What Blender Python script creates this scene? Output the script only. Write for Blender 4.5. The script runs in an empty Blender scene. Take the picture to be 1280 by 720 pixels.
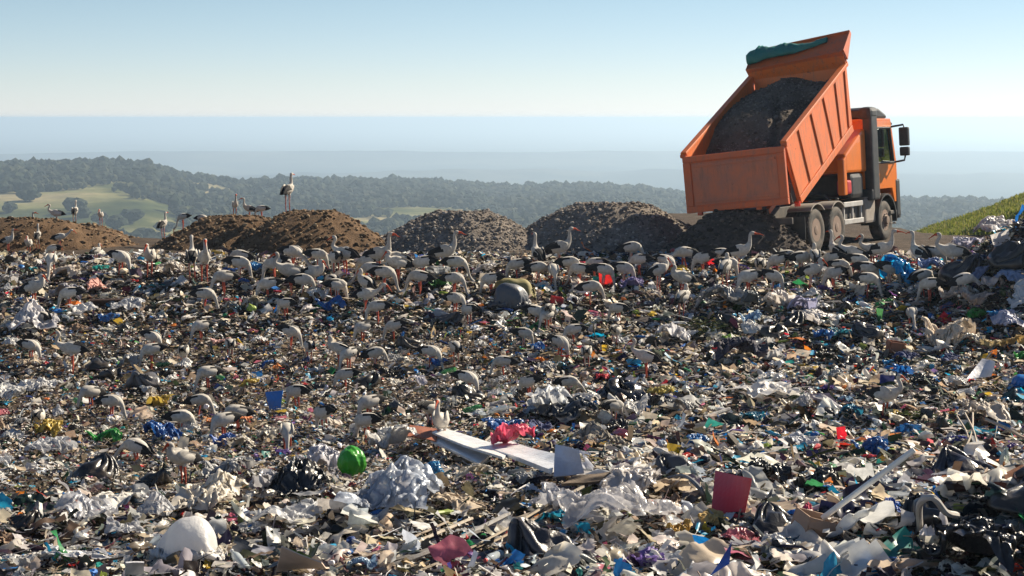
import bpy, bmesh, math, random
import numpy as np
from mathutils import Vector, Matrix, Euler

random.seed(11)
rng = np.random.default_rng(11)
R = math.radians
scene = bpy.context.scene
col = scene.collection

# ------------------------------------------------------------------ camera, sky, sun, exposure
FPX = 2100.0                      # focal length in pixels of the 1280 x 720 photograph
PITCH = R(5.79)
CAM = np.array([0.0, 0.0, 3.25])
cd = bpy.data.cameras.new('camera')
cd.sensor_width = 36.0
cd.lens = 36.0 * FPX / 1280.0
cd.clip_start = 0.5
cd.clip_end = 200000
cam = bpy.data.objects.new('camera', cd)
cam.location = CAM
cam.rotation_euler = (math.pi / 2 - PITCH, 0, 0)
col.objects.link(cam)
scene.camera = cam

SUN_EL, SUN_AZ = R(33), R(53)      # azimuth measured from the view direction (+Y) towards +X
world = bpy.data.worlds.new('World')
scene.world = world
world.use_nodes = True
wn, wl = world.node_tree.nodes, world.node_tree.links
bg = wn['Background']
sky = wn.new('ShaderNodeTexSky')
sky.sky_type = 'NISHITA'
sky.sun_disc = False
sky.sun_elevation = SUN_EL
sky.sun_rotation = SUN_AZ
sky.air_density = 0.85
sky.dust_density = 0.0
sky.ozone_density = 2.4
sky.altitude = 800
tint = wn.new('ShaderNodeMix'); tint.data_type = 'RGBA'; tint.blend_type = 'MULTIPLY'
tint.inputs[0].default_value = 1.0
gen = wn.new('ShaderNodeTexCoord'); sep = wn.new('ShaderNodeSeparateXYZ'); ramp = wn.new('ShaderNodeValToRGB')
wl.new(gen.outputs['Generated'], sep.inputs[0]); wl.new(sep.outputs['Z'], ramp.inputs[0])
for k_, (p_, c_) in enumerate([(0.0, (1.0, 1.01, 1.27)), (0.022, (1.02, 1.0, 1.11)), (0.07, (1.0, .98, .97))]):
    if k_ > 1: ramp.color_ramp.elements.new(p_)
    ramp.color_ramp.elements[k_].position = p_; ramp.color_ramp.elements[k_].color = (*c_, 1)
wl.new(ramp.outputs[0], tint.inputs[7])
wl.new(sky.outputs[0], tint.inputs[6]); wl.new(tint.outputs[2], bg.inputs[0])
bg.inputs[1].default_value = 0.052
sd = bpy.data.lights.new('sun', 'SUN')
sd.energy = 5.0
sd.angle = R(0.5)
sd.color = (1.0, 0.885, 0.70)
sun = bpy.data.objects.new('sun', sd)
sdir = Vector((math.cos(SUN_EL) * math.sin(SUN_AZ), math.cos(SUN_EL) * math.cos(SUN_AZ), math.sin(SUN_EL)))
sun.rotation_euler = (-sdir).to_track_quat('-Z', 'Y').to_euler()
sun.location = (30, 30, 40)
col.objects.link(sun)
vs = scene.view_settings
vs.view_transform = 'Standard'
vs.look = 'None'
vs.exposure = 1.02
vs.gamma = 1.0
vs.use_curve_mapping = False
scene.cycles.use_denoising = True
scene.cycles.max_bounces = 6
scene.cycles.diffuse_bounces = 3
scene.cycles.glossy_bounces = 2
scene.cycles.transmission_bounces = 4
scene.cycles.transparent_max_bounces = 12
scene.cycles.volume_bounces = 0
HAZE_DENSITY = 0.00025

# ------------------------------------------------------------------ numpy noise
def _h(ix, iy, iz, seed):
    ix = ix.astype(np.int64); iy = iy.astype(np.int64); iz = iz.astype(np.int64)
    n = (ix * 374761393 + iy * 668265263 + iz * 1274126177 + seed * 362437) & 0xffffffff
    n = ((n ^ (n >> 13)) * 1274126177) & 0xffffffff
    n = ((n ^ (n >> 16)) * 2246822519) & 0xffffffff
    return ((n ^ (n >> 15)) & 0xffffff) / float(0xffffff)

def vnoise(p, seed=0):
    p = np.asarray(p, float)
    i = np.floor(p); f = p - i
    f = f * f * (3 - 2 * f)
    x, y, z = i[..., 0], i[..., 1], i[..., 2]
    fx, fy, fz = f[..., 0], f[..., 1], f[..., 2]
    def c(a, b, d): return _h(x + a, y + b, z + d, seed)
    x00 = c(0,0,0)*(1-fx)+c(1,0,0)*fx; x10 = c(0,1,0)*(1-fx)+c(1,1,0)*fx
    x01 = c(0,0,1)*(1-fx)+c(1,0,1)*fx; x11 = c(0,1,1)*(1-fx)+c(1,1,1)*fx
    return ((x00*(1-fy)+x10*fy)*(1-fz) + (x01*(1-fy)+x11*fy)*fz) * 2 - 1

def n2(x, y, f, seed=0):
    x = np.asarray(x, float); y = np.asarray(y, float)
    return vnoise(np.stack([x * f, y * f, np.zeros_like(x) + 0.37], -1), seed)

def fbm2(x, y, f, seed=0, oct=4):
    s = 0; a = 1; t = 0
    for k in range(oct):
        s = s + a * n2(x, y, f * 2 ** k, seed + k); t += a; a *= 0.5
    return s / t

def crumple(p, seed, freq=2.0, oct=4):
    """creased-film displacement: folded triangle waves along random directions, warped"""
    r = np.random.default_rng(seed)
    w = np.stack([vnoise(p * freq * 0.7 + 9.1 * k, seed + k) for k in range(3)], -1) * 0.35
    q = p + w
    out = np.zeros(len(p)); a = 1.0; tot = 0
    for o in range(oct + 1):
        ts = []
        for k in range(4):
            d = r.normal(size=3); d /= np.linalg.norm(d)
            t = (q @ d) * freq * (1.85 ** o) * 0.6 + r.random() * 7
            ts.append(np.abs((t % 1.0) * 2 - 1))
        ts = np.stack(ts, 0)
        f = 0.6 * (ts.max(0) - 0.8) * 2.2 + 0.4 * (np.sort(ts, 0)[1] - 0.35) * 2
        out += a * f; tot += a * 0.55
        q = q + 0.10 * a * f[:, None] * r.normal(size=3)
        a *= 0.62
    return out / tot

def sstep(a, b, x):
    t = np.clip((np.asarray(x, float) - a) / (b - a), 0, 1)
    return t * t * (3 - 2 * t)

# ------------------------------------------------------------------ picture -> place
cp, sp = math.cos(PITCH), math.sin(PITCH)
def ray(u, v):
    a, b = (u - 640) / FPX, (360 - v) / FPX
    d = np.array([a, cp + b * sp, -sp + b * cp])
    return d / np.linalg.norm(d)
def proj(p):
    d = np.asarray(p, float) - CAM
    f = d[1] * cp - d[2] * sp
    up = d[1] * sp + d[2] * cp
    return 640 + FPX * d[0] / f, 360 - FPX * up / f
def at(u, v, Y):
    d = ray(u, v)
    return CAM + d * (Y / d[1])

# ------------------------------------------------------------------ ground heights of the dump
_py = np.array([0, 8, 12, 14.5, 17, 18.5, 20, 22, 25, 29, 32.5, 35.5, 37.2, 38.6, 41, 60, 70, 90, 130.])
_pz = np.array([-.70, -.72, -.74, -.80, -.90, -1.0, -1.15, -1.35, -1.47, -1.38, -.99, -.52, -.22, -.07, -.04, 0, -1.2, -5.5, -14.])
_yy = np.linspace(0, 130, 1301)
_zz = np.interp(_yy, _py, _pz)
_k = np.exp(-np.linspace(-2, 2, 17) ** 2); _k /= _k.sum()
_zz = np.convolve(np.pad(_zz, 8, mode='edge'), _k, mode='valid')

def ground_h(x, y):
    x = np.asarray(x, float); y = np.asarray(y, float)
    z = np.interp(y, _yy, _zz)
    rub = 1 - sstep(37.8, 39.0, y)
    z = z + rub * (0.16 * fbm2(x, y, 0.33, 3, 3) + 0.11 * fbm2(x, y, 1.1, 8, 3))
    z = z + (1 - rub) * 0.05 * fbm2(x, y, 0.8, 21, 3)
    # the tipping platform ends right behind the soil heaps, further back where the lorry stands
    edge = 45.6 + 12.5 * sstep(2.5, 5.5, x) * (1 - .86 * sstep(10.4, 12.2, x)) + 1.0 * n2(x, x * 0, .25, 23)
    z = z - 0.42 * (y - edge).clip(0)
    # heap of bags rising at the right end of the dump, and the bank of bags in the near right corner
    z = z + 1.85 * np.exp(-((x - 11.1) / 2.0) ** 2 - ((y - 34.3) / 2.4) ** 2)
    z = z + 0.55 * np.exp(-((x - 4.9) / 1.5) ** 2 - ((y - 15.6) / 1.9) ** 2)
    z = z + 0.22 * np.exp(-((x - 1.2) / 1.6) ** 2 - ((y - 19.2) / 1.6) ** 2)
    z = z + 0.18 * np.exp(-((x + 1.3) / 1.2) ** 2 - ((y - 18.0) / 1.2) ** 2)
    return z

HEAPS = []      # (cx, cy, top height, rx, ry, seed)
def ztop(v, Y): return at(640, v, Y)[2]
def px2m(du, Y): return du * Y / FPX
for (u, Y, vt, hw, ry, seed, gid) in [
        (40, 43.2, 271, 118, 1.9, 31, 'm1'), (-60, 43.0, 276, 100, 1.9, 32, 'm1'), (100, 46.5, 279, 60, 1.6, 30, 'm1'),
        (296, 43.4, 268, 105, 1.9, 33, 'm2'), (388, 42.6, 262, 106, 1.9, 34, 'm2'),
        (578, 43.0, 263, 118, 1.9, 35, 'm3'), (762, 43.2, 252, 140, 2.0, 36, 'm4'),
        (925, 40.4, 262, 104, 1.15, 37, 'm5')]:
    x = at(u, vt, Y)[0]
    HEAPS.append((x, Y, ztop(vt, Y), px2m(hw, Y), ry, seed, gid))

def heap_h(x, y, gid=None):
    x = np.asarray(x, float); y = np.asarray(y, float)
    z = np.full(x.shape, -9.0)
    for (cx, cy, top, rx, ry, seed, g) in HEAPS:
        if gid is not None and g != gid: continue
        wob = 1 + 0.16 * fbm2(x, y, 0.7, seed, 2)
        r = np.sqrt(((x - cx) / rx) ** 2 + ((y - cy) / ry) ** 2) * wob
        s = np.clip(1 - r, 0, 1)
        prof = np.where(r < 1, np.minimum(1.0, 1.36 * s ** 0.92), -(r - 1) * 1.2)
        prof = np.where(prof > 0.8, 0.8 + (prof - 0.8) * 0.75, prof)
        prof = prof / 0.95
        h = top * prof - 0.05 + np.where(r < 1.05, 0.09 * fbm2(x, y, 1.6, seed + 5, 4), 0)
        z = np.maximum(z, h)
    return z

def all_h(x, y): return np.maximum(ground_h(x, y), heap_h(x, y))
_ys = np.concatenate([np.arange(10, 62, 0.04)])
def hit(u, v, fn=None):
    """the point of the dump or a soil heap that pixel (u, v) looks at, else the skyline point under it"""
    d = ray(u, v)
    t = _ys / d[1]
    xs, zs = d[0] * t, CAM[2] + d[2] * t
    hs = (fn or all_h)(xs, _ys)
    k = np.nonzero(zs <= hs)[0]
    if len(k):
        i = k[0]
        return np.array([xs[i], _ys[i], hs[i]])
    m = _ys < 47
    e = (hs[m] - CAM[2]) / _ys[m]
    i = int(np.argmax(e))
    return np.array([xs[i], _ys[i], hs[i]])
def ppm(Y): return FPX / Y

# ------------------------------------------------------------------ materials
MATS = {}
def nodes_of(name):
    m = bpy.data.materials.new(name); m.use_nodes = True
    return m, m.node_tree.nodes, m.node_tree.links, m.node_tree.nodes['Principled BSDF']
def noise_node(n, l, scale, detail=6, rough=.6, coord='Object'):
    tc = n.new('ShaderNodeTexCoord')
    t = n.new('ShaderNodeTexNoise'); t.inputs['Scale'].default_value = scale
    t.inputs['Detail'].default_value = detail; t.inputs['Roughness'].default_value = rough
    l.new(tc.outputs[coord], t.inputs['Vector'])
    return t
def ramp_node(n, l, src, stops):
    r = n.new('ShaderNodeValToRGB')
    e = r.color_ramp.elements
    while len(e) < len(stops): e.new(0.5)
    for k, (p, c) in enumerate(stops):
        e[k].position = p; e[k].color = (*c, 1) if len(c) == 3 else c
    l.new(src, r.inputs[0]); return r
def bump(n, l, b, src, strength, dist=0.02):
    bp = n.new('ShaderNodeBump'); bp.inputs['Strength'].default_value = strength; bp.inputs['Distance'].default_value = dist
    l.new(src, bp.inputs['Height']); l.new(bp.outputs[0], b.inputs['Normal'])

def mat(key, color, rough=.6, dirt=.45, dirt_col=(.13, .09, .06), scale=6, trans=0.0, spec=.5, metal=0.0, clear=0.0, bmp=.25, coat=0.0, wear=0.0):
    """solid or film material with dirt in patches; trans = share of translucent light, clear = share of see-through film"""
    if key in MATS: return MATS[key]
    m, n, l, b = nodes_of(key)
    t = noise_node(n, l, scale)
    r = ramp_node(n, l, t.outputs['Fac'], [(.38, (0, 0, 0)), (.72, (1, 1, 1))])
    mx = n.new('ShaderNodeMix'); mx.data_type = 'RGBA'
    mx.inputs[6].default_value = (*color, 1); mx.inputs[7].default_value = (*dirt_col, 1)
    mul = n.new('ShaderNodeMath'); mul.operation = 'MULTIPLY'; mul.inputs[1].default_value = dirt
    l.new(r.outputs[0], mul.inputs[0]); l.new(mul.outputs[0], mx.inputs[0])
    if wear:                                    # rust spots, scratches and dried runs of mud
        tc = n.new('ShaderNodeTexCoord'); mp = n.new('ShaderNodeMapping'); mp.inputs['Scale'].default_value = (7, 7, 1.1)
        l.new(tc.outputs['Object'], mp.inputs[0])
        st = n.new('ShaderNodeTexNoise'); st.inputs['Scale'].default_value = 1.6; st.inputs['Detail'].default_value = 8; st.inputs['Roughness'].default_value = .7; l.new(mp.outputs[0], st.inputs['Vector'])
        sr = ramp_node(n, l, st.outputs['Fac'], [(.50, (0, 0, 0)), (.68, (wear, wear, wear))])
        m3 = n.new('ShaderNodeMix'); m3.data_type = 'RGBA'; m3.inputs[7].default_value = (.20, .125, .085, 1)
        l.new(sr.outputs[0], m3.inputs[0]); l.new(mx.outputs[2], m3.inputs[6])
        sp_ = noise_node(n, l, 11, 9, .75); s2 = ramp_node(n, l, sp_.outputs['Fac'], [(.62, (0, 0, 0)), (.66, (wear * 1.4,) * 3)])
        m4 = n.new('ShaderNodeMix'); m4.data_type = 'RGBA'; m4.inputs[7].default_value = (.10, .045, .028, 1)
        l.new(s2.outputs[0], m4.inputs[0]); l.new(m3.outputs[2], m4.inputs[6]); mx = m4
    l.new(mx.outputs[2], b.inputs['Base Color'])
    b.inputs['Roughness'].default_value = rough
    b.inputs['Metallic'].default_value = metal
    b.inputs['Specular IOR Level'].default_value = spec
    b.inputs['Coat Weight'].default_value = coat
    if bmp and trans + clear > 0 or key.startswith('plastic'):
        nz = noise_node(n, l, 7, 3); tc = n.new('ShaderNodeTexCoord')
        va = n.new('ShaderNodeVectorMath'); va.operation = 'MULTIPLY_ADD'; va.inputs[1].default_value = (.22, .22, .22)
        l.new(nz.outputs['Color'], va.inputs[0]); l.new(tc.outputs['Object'], va.inputs[2])
        vo = n.new('ShaderNodeTexVoronoi'); vo.inputs['Scale'].default_value = 13; vo.feature = 'F1'; l.new(va.outputs[0], vo.inputs['Vector'])
        v2 = n.new('ShaderNodeTexVoronoi'); v2.inputs['Scale'].default_value = 34; l.new(va.outputs[0], v2.inputs['Vector'])
        ad = n.new('ShaderNodeMath'); ad.operation = 'MULTIPLY_ADD'; ad.inputs[1].default_value = .4
        l.new(v2.outputs['Distance'], ad.inputs[0]); l.new(vo.outputs['Distance'], ad.inputs[2])
        bump(n, l, b, ad.outputs[0], .22, .02)
    elif bmp:
        t2 = noise_node(n, l, scale * 3, 5)
        bump(n, l, b, t2.outputs['Fac'], bmp, .02)
    out = n['Material Output']; sh = b.outputs[0]
    if trans:
        tr = n.new('ShaderNodeBsdfTranslucent'); l.new(mx.outputs[2], tr.inputs[0])
        ms = n.new('ShaderNodeMixShader'); ms.inputs[0].default_value = trans
        l.new(sh, ms.inputs[1]); l.new(tr.outputs[0], ms.inputs[2]); sh = ms.outputs[0]
    if clear:
        tp = n.new('ShaderNodeBsdfTransparent')
        ms = n.new('ShaderNodeMixShader'); ms.inputs[0].default_value = clear
        l.new(sh, ms.inputs[1]); l.new(tp.outputs[0], ms.inputs[2]); sh = ms.outputs[0]
    l.new(sh, out.inputs['Surface'])
    MATS[key] = m
    return m

def attr_mat(key, rough=.55, trans=0.0, spec=.4, vary=.25, scale=30):
    if key in MATS: return MATS[key]
    m, n, l, b = nodes_of(key)
    a = n.new('ShaderNodeAttribute'); a.attribute_name = 'col'
    t = noise_node(n, l, scale, 4)
    r = ramp_node(n, l, t.outputs['Fac'], [(.3, (1 - vary,) * 3), (.7, (1 + vary * .4,) * 3)])
    mx = n.new('ShaderNodeMix'); mx.data_type = 'RGBA'; mx.blend_type = 'MULTIPLY'; mx.inputs[0].default_value = 1
    l.new(a.outputs['Color'], mx.inputs[6]); l.new(r.outputs[0], mx.inputs[7])
    l.new(mx.outputs[2], b.inputs['Base Color'])
    b.inputs['Roughness'].default_value = rough; b.inputs['Specular IOR Level'].default_value = spec
    if trans:
        tr = n.new('ShaderNodeBsdfTranslucent'); l.new(mx.outputs[2], tr.inputs[0])
        ms = n.new('ShaderNodeMixShader'); ms.inputs[0].default_value = trans
        l.new(b.outputs[0], ms.inputs[1]); l.new(tr.outputs[0], ms.inputs[2])
        l.new(ms.outputs[0], n['Material Output'].inputs['Surface'])
    MATS[key] = m
    return m

# ------------------------------------------------------------------ mesh helpers
def mesh_np(name, V, F, cols=None, smooth=False, mats=(), midx=None):
    """V (N,3), F (M,3) or (M,4) -> mesh, with a colour per face in attribute 'col'"""
    V = np.asarray(V, np.float32); F = np.asarray(F, np.int32)
    me = bpy.data.meshes.new(name)
    k = F.shape[1]
    me.vertices.add(len(V)); me.vertices.foreach_set('co', V.ravel())
    me.loops.add(F.size); me.loops.foreach_set('vertex_index', F.ravel())
    me.polygons.add(len(F)); me.polygons.foreach_set('loop_start', np.arange(0, F.size, k, dtype=np.int32))
    if midx is not None: me.polygons.foreach_set('material_index', np.asarray(midx, np.int32))
    me.polygons.foreach_set('use_smooth', np.full(len(F), bool(smooth)))
    if cols is not None:
        at_ = me.attributes.new('col', 'FLOAT_COLOR', 'FACE')
        c = np.ones((len(F), 4), np.float32); c[:, :3] = cols
        at_.data.foreach_set('color', c.ravel())
    me.update(calc_edges=True); me.validate()
    for m in mats: me.materials.append(m)
    return me

def link(name, me, parent=None, loc=None, rot=None):
    o = bpy.data.objects.new(name, me); col.objects.link(o)
    if parent is not None: o.parent = parent
    if loc is not None: o.location = [float(q) for q in loc]
    if rot is not None: o.rotation_euler = rot
    return o
def tag(o, label=None, cat=None, group=None, kind=None):
    if label: o['label'] = label
    if cat: o['category'] = cat
    if group: o['group'] = group
    if kind: o['kind'] = kind
    return o

def grid(nx, ny):
    i = np.arange((nx) * (ny)).reshape(ny, nx)
    a = i[:-1, :-1].ravel(); b = i[:-1, 1:].ravel(); c = i[1:, 1:].ravel(); d = i[1:, :-1].ravel()
    return np.stack([a, b, c, d], 1)
_ico = {}
def ico(sub):
    if sub not in _ico:
        bm = bmesh.new(); bmesh.ops.create_icosphere(bm, subdivisions=sub, radius=1)
        bm.verts.ensure_lookup_table()
        _ico[sub] = (np.array([v.co for v in bm.verts]), np.array([[v.index for v in f.verts] for f in bm.faces]))
        bm.free()
    V, F = _ico[sub]
    return V.copy(), F.copy()
class MB:
    """collects boxes, tubes and lofts for ONE mesh"""
    def __init__(s): s.bm = bmesh.new()
    def box(s, c, d, rot=None, bev=0.0, taper=None):
        r = bmesh.ops.create_cube(s.bm, size=1); vs_ = r['verts']
        for v in vs_:
            v.co = Vector((v.co.x * d[0], v.co.y * d[1], v.co.z * d[2]))
            if taper and v.co.z > 0: v.co.x *= taper; v.co.y *= taper
        if bev:
            es = list({e for v in vs_ for e in v.link_edges})
            rr = bmesh.ops.bevel(s.bm, geom=es, offset=bev, segments=2, affect='EDGES', profile=.6)
            vs_ = rr['verts']
        M = Matrix.Translation(c) @ (Euler(rot).to_matrix().to_4x4() if rot else Matrix())
        bmesh.ops.transform(s.bm, matrix=M, verts=vs_)
        return s
    def prism(s, prof, x0, x1, axis='X', bev=0):
        """profile in the other two axes, extruded from x0 to x1"""
        def P(a, b, t): return (t, a, b) if axis == 'X' else ((a, t, b) if axis == 'Y' else (a, b, t))
        A = [s.bm.verts.new(P(a, b, x0)) for a, b in prof]; B = [s.bm.verts.new(P(a, b, x1)) for a, b in prof]
        n = len(prof)
        fs = [s.bm.faces.new(A), s.bm.faces.new(B[::-1])]
        for i in range(n): fs.append(s.bm.faces.new((A[i], B[i], B[(i + 1) % n], A[(i + 1) % n])))
        bmesh.ops.recalc_face_normals(s.bm, faces=fs)
        if bev:
            es = list({e for f in fs for e in f.edges})
            bmesh.ops.bevel(s.bm, geom=es, offset=bev, segments=2, affect='EDGES', profile=.6)
        return s
    def tube(s, pts, r, n=8):
        pts = [Vector(p) for p in pts]; rs = r if hasattr(r, '__len__') else [r] * len(pts)
        rings = []
        up = Vector((0.31, .17, .93))
        for i, p in enumerate(pts):
            t = (pts[min(i + 1, len(pts) - 1)] - pts[max(i - 1, 0)]).normalized()
            a = t.cross(up)
            if a.length < 1e-3: a = t.cross(Vector((1, 0, 0)))
            a.normalize(); b = a.cross(t)
            rings.append([s.bm.verts.new(p + (a * math.cos(q) + b * math.sin(q)) * rs[i]) for q in [2 * math.pi * k / n for k in range(n)]])
        for A, B in zip(rings[:-1], rings[1:]):
            for k in range(n): s.bm.faces.new((A[k], A[(k + 1) % n], B[(k + 1) % n], B[k]))
        s.bm.faces.new(rings[0][::-1]); s.bm.faces.new(rings[-1])
        return s
    def lathe(s, prof, n=28, M=None):
        """profile (radius, x) turned about the X axis"""
        rings = []
        for r, x in prof:
            rings.append([s.bm.verts.new((x, r * math.cos(2 * math.pi * k / n), r * math.sin(2 * math.pi * k / n))) for k in range(n)])
        new = [v for q in rings for v in q]
        for A, B in zip(rings[:-1], rings[1:]):
            for k in range(n): s.bm.faces.new((A[k], A[(k + 1) % n], B[(k + 1) % n], B[k]))
        s.bm.faces.new(rings[0]); s.bm.faces.new(rings[-1][::-1])
        if M is not None: bmesh.ops.transform(s.bm, matrix=M, verts=new)
        return s
    def build(s, name, m, parent=None, M=None, smooth=False, loc=None):
        if M is not None: bmesh.ops.transform(s.bm, matrix=M, verts=s.bm.verts)
        bmesh.ops.recalc_face_normals(s.bm, faces=s.bm.faces)
        me = bpy.data.meshes.new(name); s.bm.to_mesh(me); s.bm.free()
        me.materials.append(m)
        if smooth:
            for p in me.polygons: p.use_smooth = True
            me.set_sharp_from_angle(angle=R(38)) if hasattr(me, 'set_sharp_from_angle') else None
        return link(name, me, parent, loc)

# ------------------------------------------------------------------ the setting: dump ground
def soil_mat(key, c0, c1, c2, scale=2.2, bmp=1.0):
    if key in MATS: return MATS[key]
    m, n, l, b = nodes_of(key)
    t = noise_node(n, l, scale, 9, .68); r = ramp_node(n, l, t.outputs['Fac'], [(.3, c0), (.52, c1), (.75, c2)])
    l.new(r.outputs[0], b.inputs['Base Color']); b.inputs['Roughness'].default_value = .95
    b.inputs['Specular IOR Level'].default_value = .15
    t2 = noise_node(n, l, scale * 9, 8, .7); bump(n, l, b, t2.outputs['Fac'], bmp, .05)
    MATS[key] = m
    return m
M_ground = soil_mat('dump_soil', (.035, .026, .02), (.075, .055, .04), (.13, .10, .075))
gx = np.arange(-34, 34.01, 0.17); gy = np.arange(4, 76.01, 0.17)
X, Y_ = np.meshgrid(gx, gy)
Z = ground_h(X, Y_)
me = mesh_np('ground', np.stack([X, Y_, Z], -1).reshape(-1, 3), grid(len(gx), len(gy)), smooth=True, mats=[M_ground])
tag(link('ground', me), kind='structure')

# ------------------------------------------------------------------ hills and the plain beyond
_ru = [-900, -300, 0, 60, 120, 180, 240, 300, 400, 480, 540, 620, 700, 800, 860, 950, 1140, 1200, 1280, 1700, 2300]
_rv = [236, 222, 213, 214, 214, 219, 238, 247, 243, 241, 240, 246, 243, 247, 255, 262, 266, 266, 276, 284, 280]
def terrain_h(x, y):
    d = np.sqrt(x * x + y * y) + 1e-6
    u = 640 + FPX * x / np.maximum(y, d * .2)
    v = np.interp(u, _ru, _rv)
    ang = PITCH - np.arctan((360 - v) / FPX)
    dr = 1450 + 180 * n2(u * .004, u * 0, 1.0, 71)
    zr = CAM[2] - np.tan(ang) * dr - 2.0
    base = np.interp(d, [0, 30, 60, 120, 200, 400, 650, 850, 3000], [-3.2, -3.2, -4.6, -13, -25, -47, -60, -66, -66])
    t = sstep(780, 1.0, 0) * 0
    up = sstep(0, 1, (d - 800) / (dr - 800))
    z1 = base * (1 - up) + zr * up
    down = sstep(0, 1, (d - dr - 60) / 1900)
    z = np.where(d < dr, z1, zr * (1 - down) - 165 * down)
    amp = sstep(250, 700, d) * (1 - sstep(2200, 3200, d))
    z = z + amp * (10.0 * fbm2(x, y, 1 / 300., 51, 4))
    # low far ridges on the plain
    far = np.exp(-((d - 6300 - 600 * n2(u * .003, u * 0, 1, 75)) / 500.) ** 2) * (42 + 9 * fbm2(u * .012, u * 0 + 3, 1, 77, 4))
    far = far + np.exp(-((d - 4500 - 400 * n2(u * .004, u * 0, 1, 85)) / 350.) ** 2) * (20 + 24 * fbm2(u * .008, u * 0 + 3, 1, 87, 4))
    z = z + far + sstep(3000, 5000, d) * 3 * fbm2(x, y, 1 / 900., 58, 3)
    return z
azs = np.radians(np.linspace(-62, 62, 640))
ds = np.concatenate([np.geomspace(24, 600, 60)[:-1], np.linspace(600, 2400, 170)[:-1], np.geomspace(2400, 90000, 120)])
A, D = np.meshgrid(azs, ds)
X, Y_ = D * np.sin(A), D * np.cos(A)
Z = terrain_h(X, Y_)
m, n, l, b = nodes_of('hill_ground')
t = noise_node(n, l, .006, 8, .6); r = ramp_node(n, l, t.outputs['Fac'], [(.36, (.035, .05, .022)), (.45, (.085, .095, .035)), (.52, (.20, .19, .085)), (.60, (.30, .25, .14))])
t2 = noise_node(n, l, .05, 6, .7); r2 = ramp_node(n, l, t2.outputs['Fac'], [(.35, (.6, .6, .6)), (.7, (1.1, 1.1, 1.05))])
mx = n.new('ShaderNodeMix'); mx.data_type = 'RGBA'; mx.blend_type = 'MULTIPLY'; mx.inputs[0].default_value = 1
l.new(r.outputs[0], mx.inputs[6]); l.new(r2.outputs[0], mx.inputs[7]); l.new(mx.outputs[2], b.inputs['Base Color'])
b.inputs['Roughness'].default_value = 1; b.inputs['Specular IOR Level'].default_value = 0
ns = int(np.searchsorted(ds, 2700))
P3 = np.stack([X, Y_, Z], -1)
tag(link('hills', mesh_np('hills', P3[:ns + 1].reshape(-1, 3), grid(len(azs), ns + 1), smooth=True, mats=[m])), kind='structure')
m2_, n, l, b = nodes_of('plain_ground')
t = noise_node(n, l, .0016, 9, .62); r = ramp_node(n, l, t.outputs['Fac'], [(.40, (.012, .018, .022)), (.52, (.028, .034, .034)), (.60, (.075, .075, .06)), (.68, (.03, .036, .036))])
l.new(r.outputs[0], b.inputs['Base Color']); b.inputs['Roughness'].default_value = 1; b.inputs['Specular IOR Level'].default_value = 0
tag(link('plain', mesh_np('plain', P3[ns:].reshape(-1, 3), grid(len(azs), len(ds) - ns), smooth=True, mats=[m2_])), kind='structure')

# trees of the hills
M_leaf = attr_mat('hill_foliage', rough=.9, spec=.1, vary=.5, scale=.9)
M_bark = mat('bark', (.09, .065, .045), .95, .3, scale=4)
def crown_template(seed, lobes=3, sub=1):
    r = np.random.default_rng(seed); Vs, Fs, o = [], [], 0
    for k in range(lobes):
        V, F = ico(sub)
        V *= 1 + .30 * vnoise(V * 2.3 + seed, seed + k)[:, None] + r.normal(0, .07, (len(V), 1))
        V *= np.array([r.uniform(.6, .85), r.uniform(.6, .85), r.uniform(.42, .6)])
        V += np.array([r.uniform(-.45, .45), r.uniform(-.45, .45), r.uniform(.55, .95)])
        Vs.append(V); Fs.append(F + o); o += len(V)
    return np.concatenate(Vs), np.concatenate(Fs)
def place_many(temps, tid, pos, yaw, scl, cols, tilt=None, spin=None):
    """numpy copies of small templates merged for a mass nobody could count"""
    Vs, Fs, Cs, off = [], [], [], 0
    for k, (V, F) in enumerate(temps):
        s = np.nonzero(tid == k)[0]
        if not len(s): continue
        v = V[None] * scl[s][:, None, :]
        if spin is not None:
            c, q = np.cos(spin[s])[:, None], np.sin(spin[s])[:, None]
            v = np.stack([v[..., 0] * c - v[..., 1] * q, v[..., 0] * q + v[..., 1] * c, v[..., 2]], -1)
        if tilt is not None:
            c, q = np.cos(tilt[s])[:, None], np.sin(tilt[s])[:, None]
            v = np.stack([v[..., 0], v[..., 1] * c - v[..., 2] * q, v[..., 1] * q + v[..., 2] * c], -1)
        c, q = np.cos(yaw[s])[:, None], np.sin(yaw[s])[:, None]
        v = np.stack([v[..., 0] * c - v[..., 1] * q, v[..., 0] * q + v[..., 1] * c, v[..., 2]], -1)
        v = v + pos[s][:, None, :]
        f = F[None] + (np.arange(len(s)) * len(V))[:, None, None] + off
        Vs.append(v.reshape(-1, 3)); Fs.append(f.reshape(-1, 3)); Cs.append(np.repeat(cols[s], len(F), 0))
        off += len(s) * len(V)
    return np.concatenate(Vs), np.concatenate(Fs), np.concatenate(Cs)
N = 36000
uu = rng.uniform(-500, 1700, N); dd = rng.uniform(760, 1780, N) ** 1.0
ang_ = np.arctan((uu - 640) / FPX); tx, ty = dd * np.sin(ang_), dd * np.cos(ang_)
wood = fbm2(tx, ty, 1 / 170., 91, 3) + .50 * n2(tx, ty, 1 / 48., 95)
rt = sstep(1050, 1450, dd)
meadow = np.exp(-((uu - 60) / 190.) ** 2) * np.exp(-((dd - 1080) / 110.) ** 2) * 1.1 + np.exp(-((uu - 230) / 110.) ** 2) * np.exp(-((dd - 960) / 50.) ** 2) * .8
keep = wood + .26 * rt - meadow * .52 > -.28 + rng.uniform(-.05, .05, N)
tx, ty, dd = tx[keep], ty[keep], dd[keep]
tz = terrain_h(tx, ty)
n = len(tx)
temps = [crown_template(100 + k, 2) for k in range(10)]
sc = rng.uniform(2.2, 5.4, n) * (1 + .25 * (rng.random(n) < .12))
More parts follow.
